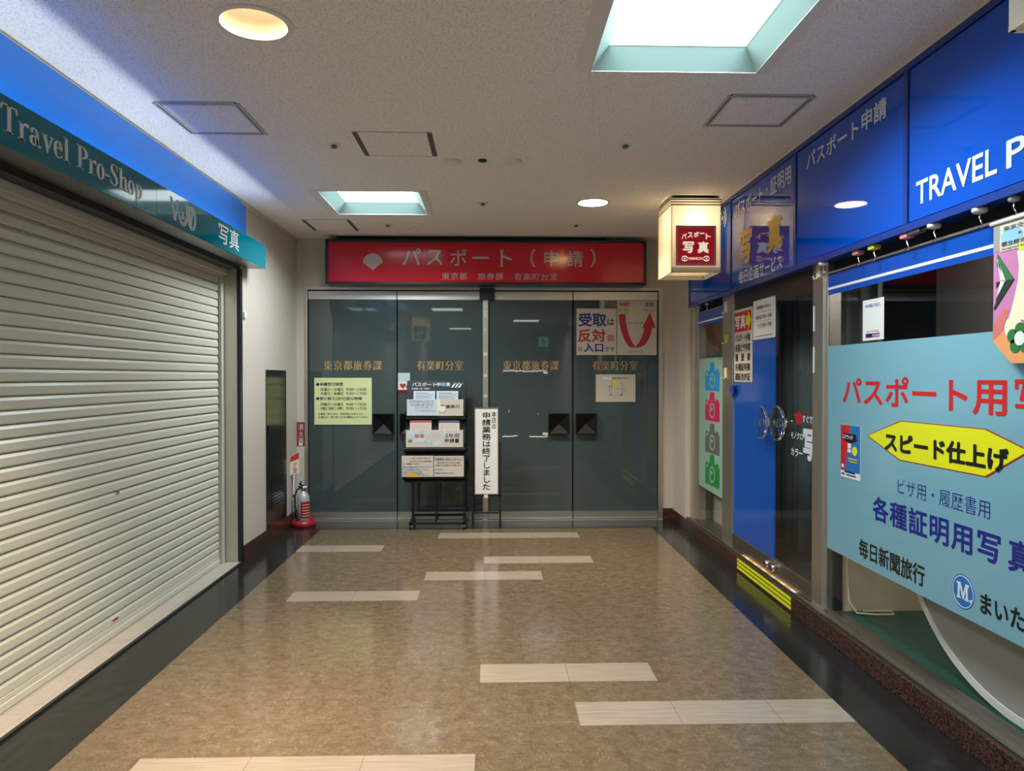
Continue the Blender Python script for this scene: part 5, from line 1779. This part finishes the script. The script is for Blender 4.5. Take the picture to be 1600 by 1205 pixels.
build('lettering', text(MB(), pp, '土日', (q[0] + .2 * w_, q[1] + .28 * h_, q[0] + .4 * w_, q[1] + .40 * h_), .015, .001), M['ink_red'], wn)
yc, zc_ = on_x(1146, 608, XP)
tag(build('door_clip', MB().box(XP - .02, XP, yc - .05, yc + .04, zc_ - .04, zc_ + .03).box(XP - .014, XP - .002, yc - .03, yc, zc_ - .065, zc_ - .04), M['frame_blue'], base=(XP, yc, zc_), bevel=.004), 'small blue bracket on the steel post beside the blue door', 'bracket')

# adhesive hooks on the post and jamb
def adhesive_hook(px, py, X, mt, label, w_=.05, h_=.075):
    yc, zc = on_x(px, py, X)
    t = thing('adhesive_hook', label, 'hook', (X, yc, zc), 'adhesive hooks on the steel posts')
    build('plate', MB().rect(right_plane(X), -yc - w_ / 2, zc - h_ / 2, -yc + w_ / 2, zc + h_ / 2, 0, .006), M[mt], t, bevel=.003)
    build('hook', MB().tube([(X - .006, yc, zc - h_ * .2), (X - .012, yc, zc - h_ * .55), (X - .03, yc, zc - h_ * .6), (X - .036, yc, zc - h_ * .4)], .005, 8), M[mt] if mt != 'green_plastic' else M['chrome'], t)


adhesive_hook(1134.5, 480, XP, 'cream_plastic', 'uppermost cream hook on the steel post left of the blue door', .07, .09)
adhesive_hook(1135.5, 530, XP, 'green_plastic', 'yellow-green wire hook on the steel post left of the blue door', .07, .07)
adhesive_hook(1134, 583, XP, 'cream_plastic', 'lower cream hook on the steel post left of the blue door', .065, .085)
adhesive_hook(1279.5, 423, XP - .001, 'cream_plastic', 'cream hook at the top of the post right of the clear door', .05, .085)
for k, (py0, py1) in enumerate(((478, 517), (542, 583))):
    y_, zt = on_x(1274, py0, XP)
    zb = on_x(1274, py1, XP)[1]
    tag(build('post_label', MB().box(XP + .0035, XP + .005, 4.281, 4.306, zb, zt), M['tape_white'], base=(XP, 4.23, zb)), ('upper', 'lower')[k] + ' narrow white strip on the post right of the clear door', 'label', 'white strips on the post')

# magnet hooks under the fascia
def magnet_hook(x, y, mt, label, r=.03):
    t = thing('magnet_hook', label, 'hook', (x, y, ZF0), 'magnet hooks under the blue fascia')
    if mt in ('pink_plastic', 'yellow_plastic'):
        build('magnet', MB().box(x - .02, x + .02, y - .028, y + .028, ZF0 - .026, ZF0 - .004), M[mt], t, bevel=.004)
    else:
        build('magnet', MB().lathe((x, y, ZF0 - .004), (0, 0, -1), [(0, 0), (r, 0), (r, .012), (r * .8, .018), (0, .018)], 24), M[mt], t)
    zz = ZF0 - .022
    build('hook', MB().tube([(x, y, zz), (x, y, zz - .022), (x, y - .008, zz - .034), (x, y + .003, zz - .052), (x, y + .018, zz - .056), (x, y + .026, zz - .046)][0:3] + [(x, y - .014, zz - .046), (x, y - .006, zz - .058), (x, y + .008, zz - .056)], .0035, 8), M['chrome'], t)


for x, y, mt, l in ((1.91, 4.10, 'white', 'white magnet hook above the post right of the clear door'), (1.915, 3.715, 'pink_plastic', 'pink magnet hook left of the yellow one'),
                    (1.914, 3.557, 'yellow_plastic', 'yellow magnet hook under the blue fascia'), (1.912, 3.268, 'pink_plastic', 'pink magnet hook beside the grey clamp'),
                    (1.91, 3.06, 'white', 'white magnet hook just right of the grey clamp'), (1.91, 2.77, 'white', 'white magnet hook left of the hanging banner'),
                    (1.91, 2.585, 'silver_paint', 'grey magnet hook holding up the hanging banner'), (1.912, 6.61, 'silver_paint', 'far left tiny magnet hook above the camera window'),
                    (1.918, 6.38, 'silver_paint', 'tiny magnet hook second from the wall above the camera window')):
    magnet_hook(x, y, mt, l, .028 if mt == 'white' else .02)
tag(build('clamp', MB().box(1.89, 1.925, 3.14, 3.235, ZF0 - .022, ZF0 - .004).box(1.9, 1.915, 3.09, 3.14, ZF0 - .016, ZF0 - .008), M['alu'], base=(1.9, 3.18, ZF0), bevel=.003), 'grey metal clamp between pink and white magnet hooks', 'clamp')

# camera poster in the narrow window
XW = XG - .001
q = rbox(1091.5, 561, 757, 1127.5, XW)
pl = right_plane(XG)
cp = thing('camera_poster', 'pale mint window film with four coloured cameras in the narrow window', 'poster', (XG, 6.4, q[1]))
build('film', MB().prism(pl, [(q[0] + .02, q[1]), (-6.01, q[1] - .02), (-6.01, q[3]), (q[0] + .02, q[3])], 0, .001), M['film_mint'], cp)
pp = right_plane(XG - .001)
for k, (mt, ym) in enumerate((('cam_blue', 591), ('cam_pink', 637), ('cam_grey', 686), ('cam_green', 735))):
    ya, za = on_x(1102, ym + 19, XW)
    yb = on_x(1124.5, ym, XW)[0]
    zt = on_x(1113, ym - 24, XW)[1]
    w_, h_ = ya - yb, zt - za
    u0 = -ya
    o = [(0, 0), (1, 0), (1, .66), (.92, .66), (.92, .76), (.72, .76), (.72, .70), (.66, .70), (.64, 1.0), (.36, 1.0), (.30, .70), (.2, .70), (.2, .73), (.06, .73), (.06, .68), (0, .68)]
    cmn = build('camera_print', MB().prism(pp, [(u0 + a * w_, za + b * h_) for a, b in o], 0, .001), M[mt], cp, label='flat camera silhouette')
    build('lens_print', MB().ring(pp, u0 + .5 * w_, za + .36 * h_, .19 * w_, .145 * w_, .001, .002, n=32, ry=.27 * h_, riy=.21 * h_).disc(pp, u0 + .46 * w_, za + .41 * h_, .06 * w_, .001, .002, 16, ry=.075 * h_).disc(pp, u0 + .14 * w_, za + .60 * h_, .05 * w_, .001, .002, 16, ry=.06 * h_), M['film_mint'], cmn)

# big window graphic
XW = XG - .0015
pl = right_plane(XG)
yL = 4.128
zG0, zG1 = on_x(1297, 858, XW)[1], on_x(1300, 541, XW)[1]
wg = thing('window_graphic', 'large pale cyan window graphic with Japanese lettering on the big window', 'window graphic', (XG, 2.8, zG0))
build('film', MB().box(XG - .0015, XG, 1.2, yL, zG0, zG1), M['film_cyan'], wg)
pp = right_plane(XG - .0015)
lt = MB()
q = rbox(1485.4, 589, 645, 1574, XW)
text(lt, pp, 'パスポート用', (rbox(1317, 600, 631, 1574, XW)[0], q[1], q[2], q[3]), .02, .001)
y0w = on_x(1586, 600, XW)[0]
text(lt, pp, '写真', (-y0w, q[1], -y0w + 2.15 * (q[3] - q[1]), q[3]), .02, .001)
build('lettering', lt, M['g_red'], wg, label='large red characters')


def w8(a, b):
    y, z = on_x(1300 + a / 2.94, 570 + b / 2.94, XW)
    return (-y, z)


hx = [w8(160, 325), w8(315, 257), w8(710, 295), w8(917, 398), w8(712, 518), w8(310, 440)]
cu_ = sum(p[0] for p in hx) / 6
cz = sum(p[1] for p in hx) / 6
build('hexagon_border', MB().prism(pp, hx, 0, .001), M['g_darkred'], wg, label='dark red outline of the hexagon')
hx2 = [(cu_ + (a - cu_) * .975, cz + (b - cz) * .955) for a, b in hx]
hexa = build('hexagon', MB().prism(right_plane(XG - .0025), hx2, 0, .001), M['g_yellow'], wg, label='yellow hexagon')
build('lettering', text(MB(), right_plane(XG - .0035), 'スピード仕上げ', rbox(1383.3, 674, 704.5, 1578, XW), .045, .001), M['g_black'], hexa, label='heavy black characters')
lt = MB()
text(lt, pp, 'ビザ用・履歴書用', rbox(1403, 747, 771, 1547.6, XW), -.008, .001)
q = rbox(1364, 773.5, 811.5, 1564.6, XW)
text(lt, pp, '各種証明用写', q, .022, .001, 1.1)
y0w = on_x(1576, 850, XW)[0]
text(lt, pp, '真', (-y0w, q[1], -y0w + (q[3] - q[1]), q[3]), .022, .001)
build('lettering', lt, M['g_navy'], wg, label='navy characters')
lt = MB()
text(lt, pp, '毎日新聞旅行', rbox(1342.5, 840, 869, 1445.6, XW), .02, .001)
text(lt, pp, 'まいたび', (lambda q: (q[0], q[1], q[0] + (q[2] - q[0]) * 1.36, q[3]))(rbox(1532.3, 924, 957.5, 1604, XW)), .025, .001)
build('lettering', lt, M['g_black'], wg, label='black characters')
yc, zc_ = on_x(1505, 924.8, XW)
rr = (on_x(1505, 898, XW)[1] - on_x(1505, 951.6, XW)[1]) / 2
em = build('emblem', MB().disc(pp, -yc, zc_, rr, 0, .001, 48), M['g_blue'], wg, label='round blue emblem with a white M')
lt = MB().ring(right_plane(XG - .0025), -yc, zc_, rr * .93, rr * .88, 0, .001)
P5 = right_plane(XG - .0025)
m5 = [(-.55, -.45), (-.2, -.45), (-.2, -.33), (-.3, -.33), (-.25, .2), (-.02, -.42), (.08, -.42), (.26, .2), (.26, -.33), (.17, -.33), (.17, -.45), (.52, -.45), (.52, -.33), (.44, -.33), (.44, .38), (.54, .38), (.54, .5), (.24, .5), (.03, -.1), (-.22, .5), (-.55, .5), (-.55, .38), (-.45, .38), (-.47, -.33), (-.55, -.33)]
bmq = MB()
bmq.prism(P5, [(-yc + a * rr, zc_ + b * rr) for a, b in m5], 0, .001)
lt.v += bmq.v and []
o_ = len(lt.v)
lt.v += bmq.v
lt.f += [[o_ + i for i in f] for f in bmq.f]
lt.s += bmq.s
lt.disc(P5, -yc + .72 * rr, zc_ - .38 * rr, .11 * rr, 0, .001, 20)
build('letter', lt, M['letter_pale'], em)

# stickers on the big window
XW3 = XG - .003
q = rbox(1348, 470.5, 533, 1380.5, XW3)
wf = thing('window_sticker', 'white rounded sticker on dark glass at the top of the big window', 'sticker', (XG, -q[0], q[1]))
build('sheet', MB().rect(pl, *q, 0, .002), M['white'], wf, bevel=.0)
w_, h_ = q[2] - q[0], q[3] - q[1]
pp = right_plane(XG - .002)
build('lettering', text(MB(), pp, 'Wi-Fi飛んでます。', (q[0] + .12 * w_, q[1] + .80 * h_, q[0] + .86 * w_, q[1] + .89 * h_), .01, .001), M['g_blue'], wf, label='blue line of writing')
build('lettering', text(MB(), pp, 'あなたのそばに無線', (q[0] + .2 * w_, q[1] + .19 * h_, q[0] + .78 * w_, q[1] + .24 * h_), 0, .001), M['g_blue'], wf)
lk = build('logo_bar', MB().rect(pp, q[0] + .16 * w_, q[1] + .07 * h_, q[0] + .48 * w_, q[1] + .165 * h_, 0, .001), M['g_navy'], wf)
build('logo_frame', MB().frame(pp, q[0] + .16 * w_, q[1] + .07 * h_, q[0] + .82 * w_, q[1] + .165 * h_, .003, 0, .001), M['g_navy'], wf)
build('lettering', text(MB(), pp, 'SPOT', (q[0] + .51 * w_, q[1] + .085 * h_, q[0] + .79 * w_, q[1] + .15 * h_), .02, .001), M['g_red'], wf)
XW4 = XG - .004
q = rbox(1314, 663, 744, 1344, XW4)
zq = on_x(1314, 743.5, XW4)[1]
sc_ = thing('window_sticker', 'small red and blue leaflet stuck on the cyan graphic beside the yellow hexagon', 'sticker', (XG, -q[0], zq))
pl4 = right_plane(XG - .0015)
w_, h_ = q[2] - q[0], q[3] - q[1]
build('sheet', MB().rect(pl4, *q, 0, .002), M['white'], sc_)
pp = right_plane(XG - .0035)
build('red_field', MB().prism(pp, [(q[0], q[1] + .13 * h_), (q[0] + .22 * w_, q[1] + .13 * h_), (q[0] + .52 * w_, q[3]), (q[0], q[3])], 0, .001), M['g_red'], sc_, label='red half')
build('blue_field', MB().prism(pp, [(q[0] + .22 * w_, q[1] + .13 * h_), (q[2], q[1] + .13 * h_), (q[2], q[3]), (q[0] + .52 * w_, q[3])], 0, .001), M['g_blue'], sc_, label='blue half')
pk = right_plane(XG - .0045)
ban = build('black_burst', MB().prism(pk, [(q[0] + .12 * w_, q[1] + .72 * h_), (q[0] + .5 * w_, q[1] + .66 * h_), (q[0] + .85 * w_, q[1] + .72 * h_), (q[0] + .8 * w_, q[1] + .84 * h_), (q[0] + .15 * w_, q[1] + .84 * h_)], 0, .001), M['g_black'], sc_)
build('lettering', text(MB(), right_plane(XG - .0055), 'スクラッチ', (q[0] + .13 * w_, q[1] + .73 * h_, q[0] + .66 * w_, q[1] + .82 * h_), .03, .001), M['white'], ban)
build('seal', MB().disc(pk, q[0] + .74 * w_, q[1] + .53 * h_, .13 * w_, 0, .001, 24, ry=.085 * h_), M['g_yellow'], sc_, label='yellow seal')
build('lettering', MB().rect(pk, q[0] + .4 * w_, q[1] + .36 * h_, q[0] + .88 * w_, q[1] + .385 * h_, 0, .001).rect(pk, q[0] + .45 * w_, q[1] + .31 * h_, q[0] + .86 * w_, q[1] + .335 * h_, 0, .001), M['letter_yellow'], sc_)
build('text_bars', MB().rect(pk, q[0] + .2 * w_, q[1] + .10 * h_, q[0] + .76 * w_, q[1] + .13 * h_, 0, .001).rect(pk, q[0] + .06 * w_, q[1] + .05 * h_, q[0] + .2 * w_, q[1] + .08 * h_, 0, .001).rect(pk, q[0] + .3 * w_, q[1] + .05 * h_, q[0] + .8 * w_, q[1] + .07 * h_, 0, .001), M['g_navy'], sc_)
build('white_panels', MB().rect(pk, q[0] + .38 * w_, q[1] + .57 * h_, q[0] + .55 * w_, q[1] + .66 * h_, 0, .001).rect(pk, q[0] + .38 * w_, q[1] + .49 * h_, q[0] + .55 * w_, q[1] + .555 * h_, 0, .001).rect(pk, q[0] + .07 * w_, q[1] + .18 * h_, q[0] + .17 * w_, q[1] + .245 * h_, 0, .001), M['white'], sc_)

# hanging banner
XB = 1.905
bp_ = right_plane(XB)


def bn(a, b, X=XB):
    y, z = on_x(1520 + a / 4.6375, 330 + b / 4.6375, X)
    return (-y, z)


tl, lb_, bl = bn(192, 85), bn(150, 945), bn(282, 1103)
tl = (lb_[0], tl[1])
Wb = .72
u0 = lb_[0]
zt, zs, zb = tl[1], lb_[1], bl[1]
ub = bl[0] - u0
hbn = thing('hanging_banner', 'pink and cream printed banner with cut corners hanging at the right edge', 'banner', (XB, -u0 - .3, zb))
build('cloth', MB().prism(bp_, [(u0, zs), (u0 + ub, zb), (u0 + Wb - ub, zb), (u0 + Wb, zs), (u0 + Wb, zt), (u0, zt)], 0, .002), M['mauve'], hbn, label='mauve cloth')
build('rod', MB().tube([(XB - .004, -u0 + .012, zt), (XB - .004, -u0 - Wb - .012, zt)], .008, 10), M['white'], hbn)
hk = (1.91, 2.585, ZF0 - .075)
build('cord', MB().tube([(XB - .004, -u0 + .005, zt + .006), hk, (XB - .004, -u0 - Wb - .005, zt + .006)], .002, 6), M['white'], hbn)
b2, b3, b4, b5 = right_plane(XB - .002), right_plane(XB - .003), right_plane(XB - .004), right_plane(XB - .005)
build('top_print', MB().prism(b2, [(u0, zt), (u0, zt - .11), (u0 + .12, zt - .10), (u0 + .3, zt - .08), (u0 + Wb, zt - .06), (u0 + Wb, zt)], 0, .001), M['grey_panel'], hbn, label='pale grey top edge')
pts = [bn(*p) for p in ((152, 830), (235, 700), (265, 720), (232, 830), (215, 880), (150, 945))]
build('coral_print', MB().prism(b2, pts, 0, .001), M['coral'], hbn)
build('orange_print', MB().prism(b2, [bn(150, 945), bn(230, 862), (u0 + .2, zs + .03), (u0 + Wb, zs + .05), (u0 + Wb, zs), (u0 + Wb - ub, zb), (u0 + ub, zb)], 0, .001), M['orange'], hbn, label='apricot lower edge')
prof_ = [bn(*p) for p in ((330, 290), (342, 400), (335, 500), (310, 620), (285, 720), (268, 770))]
crm = prof_ + [(u0 + .2, zs + .06), (u0 + .45, zs + .08), (u0 + Wb - .06, zs + .2), (u0 + Wb - .1, zt - .14), (u0 + .3, zt - .12)]
build('cream_print', MB().prism(b3, crm, 0, .001).disc(b3, bn(300, 842)[0], bn(300, 842)[1], .045, 0, .0011, 28, ry=.042), M['cream'], hbn, label='cream figure')
bkp = build('book_print', MB().prism(b4, [bn(187, 310), bn(306, 492), bn(250, 500), bn(180, 400)], 0, .001), M['leaf'], hbn, label='green book shape')
build('book_shade', MB().prism(b4, [bn(306, 492), bn(250, 502), bn(160, 700), bn(164, 718)], 0, .001).prism(b4, [bn(205, 510), bn(178, 560), bn(178, 515)], 0, .001), M['leaf_dark'], bkp)
m_ = MB()
for k in range(4):
    o_ = 10 * k
    m_.prism(b4, [bn(186 + o_ * .35, 350 + o_), bn(194 + o_ * .3, 350 + o_), bn(216 + o_, 502), bn(209 + o_, 503)], 0, .0015)
    m_.prism(b4, [bn(212 + o_ * .8, 508), bn(219 + o_ * .8, 506), bn(172 + o_ * .2, 660 - o_ * .6), bn(169 + o_ * .2, 660 - o_ * .6)], 0, .0015)
build('page_lines', m_, M['white'], bkp)
fx, fz = bn(350, 922)
m_ = MB()
for k in range(5):
    t = 2 * PI * k / 5 + .3
    m_.disc(b4, fx + .040 * math.cos(t), fz + .032 * math.sin(t), .026, 0, .001, 20)
fw = build('flower_print', m_, M['leaf'], hbn, label='green flower')
build('flower_eye', MB().disc(b5, fx, fz, .026, 0, .001, 20), M['white'], fw)
build('caption_block', MB().rect(b3, bn(203, 290)[0], bn(203, 300)[1], u0 + .42, bn(210, 108)[1], 0, .001), M['paper'], hbn, label='pale caption block')
build('sky_print', MB().disc(b4, bn(290, 170)[0], bn(290, 175)[1], .055, 0, .001, 28, ry=.03), M['light_blue'], hbn)
build('lime_print', MB().rect(b4, bn(342, 285)[0], bn(342, 285)[1], u0 + .3, bn(342, 228)[1], 0, .001), M['lime'], hbn)
lt = MB()
q0, q1 = bn(232, 148), bn(232, 115)
text(lt, b5, '東京交通会館', (q0[0], q0[1], q0[0] + .205, q1[1]), .008, .001)
q0, q1 = bn(217, 262), bn(217, 228)
text(lt, b5, '都立総合芸術高校', (q0[0], q0[1], q0[0] + .25, q1[1]), .012, .001)
q0, q1 = bn(340, 165), bn(340, 145)
text(lt, b5, '×', (q0[0], q0[1], q0[0] + .015, q1[1]), .01, .001)
q0, q1 = bn(217, 290), bn(217, 272)
text(lt, b5, 'designed by Kunimi', (q0[0], q0[1], q0[0] + .2, q1[1]), .004, .001)
build('lettering', lt, M['ink'], hbn)

# hazard tapes at the door step
XC = XR + .003
cpl = right_plane(XC)
ya, yb = on_x(1152, 880, XC)[0], on_x(1236, 940, XC)[0]
hz = thing('hazard_plate', 'fluorescent yellow and black striped tape on the granite curb below the door', 'tape', (XC, (ya + yb) / 2, 0))
z0h, z1h = .018, .108
build('backing', MB().rect(cpl, -ya, z0h, -yb, z1h, 0, .001), M['ink'], hz, label='black gaps between the stripes')
for k in range(3):
    h_ = (z1h - z0h) / 3
    build('stripe', MB().rect(right_plane(XC - .001), -ya, z0h + h_ * k, -yb, z0h + h_ * (k + 1) - .009, 0, .001), M['hazard_yellow'], hz, label='yellow stripe')
tp_ = thing('step_tape', 'amber and white chequered tape lying on the steel door sill', 'tape', (XR + .045, 4.9, .124))
y0t, y1t = on_z(1160, 867, .125)[1], on_z(1254, 926, .125)[1]
nseg = 12
for mt, par in (('tape_orange', 0), ('tape_white', 1)):
    m_ = MB()
    for k in range(nseg):
        a, b = y0t + (y1t - y0t) * k / nseg, y0t + (y1t - y0t) * (k + 1) / nseg
        c = (k + par) % 2
        m_.box(XR + .028 + .022 * c, XR + .05 + .022 * c, a, b, .124, .1245)
    build('checks', m_, M[mt], tp_)

# exit sign far behind, seen only as a reflection
ex = thing('exit_sign', 'small green lit exit sign far behind, reflected in the door glass', 'sign', (1.55, -7.0, 2.5))
build('box', MB().box(1.4, 1.72, -7.05, -7.0, 2.42, 2.74), M['white'], ex)
build('face', MB().box(1.41, 1.71, -7.0, -6.997, 2.43, 2.73), M['exit_green'], ex)
fg = MB()
ep = Plane((0, -6.997, 0), (-1, 0, 0), (0, 0, 1))
fg.disc(ep, -1.55, 2.68, .025, 0, .002, 20)
fg.stroke(ep, [(-1.55, 2.65), (-1.57, 2.56)], .04, 0, .002).stroke(ep, [(-1.57, 2.56), (-1.53, 2.51), (-1.54, 2.45)], .026, 0, .002).stroke(ep, [(-1.57, 2.56), (-1.62, 2.51), (-1.66, 2.51)], .026, 0, .002)
fg.stroke(ep, [(-1.55, 2.64), (-1.50, 2.60), (-1.47, 2.63)], .02, 0, .002).stroke(ep, [(-1.56, 2.64), (-1.61, 2.60), (-1.63, 2.57)], .02, 0, .002)
build('running_figure', fg, M['white'], ex)
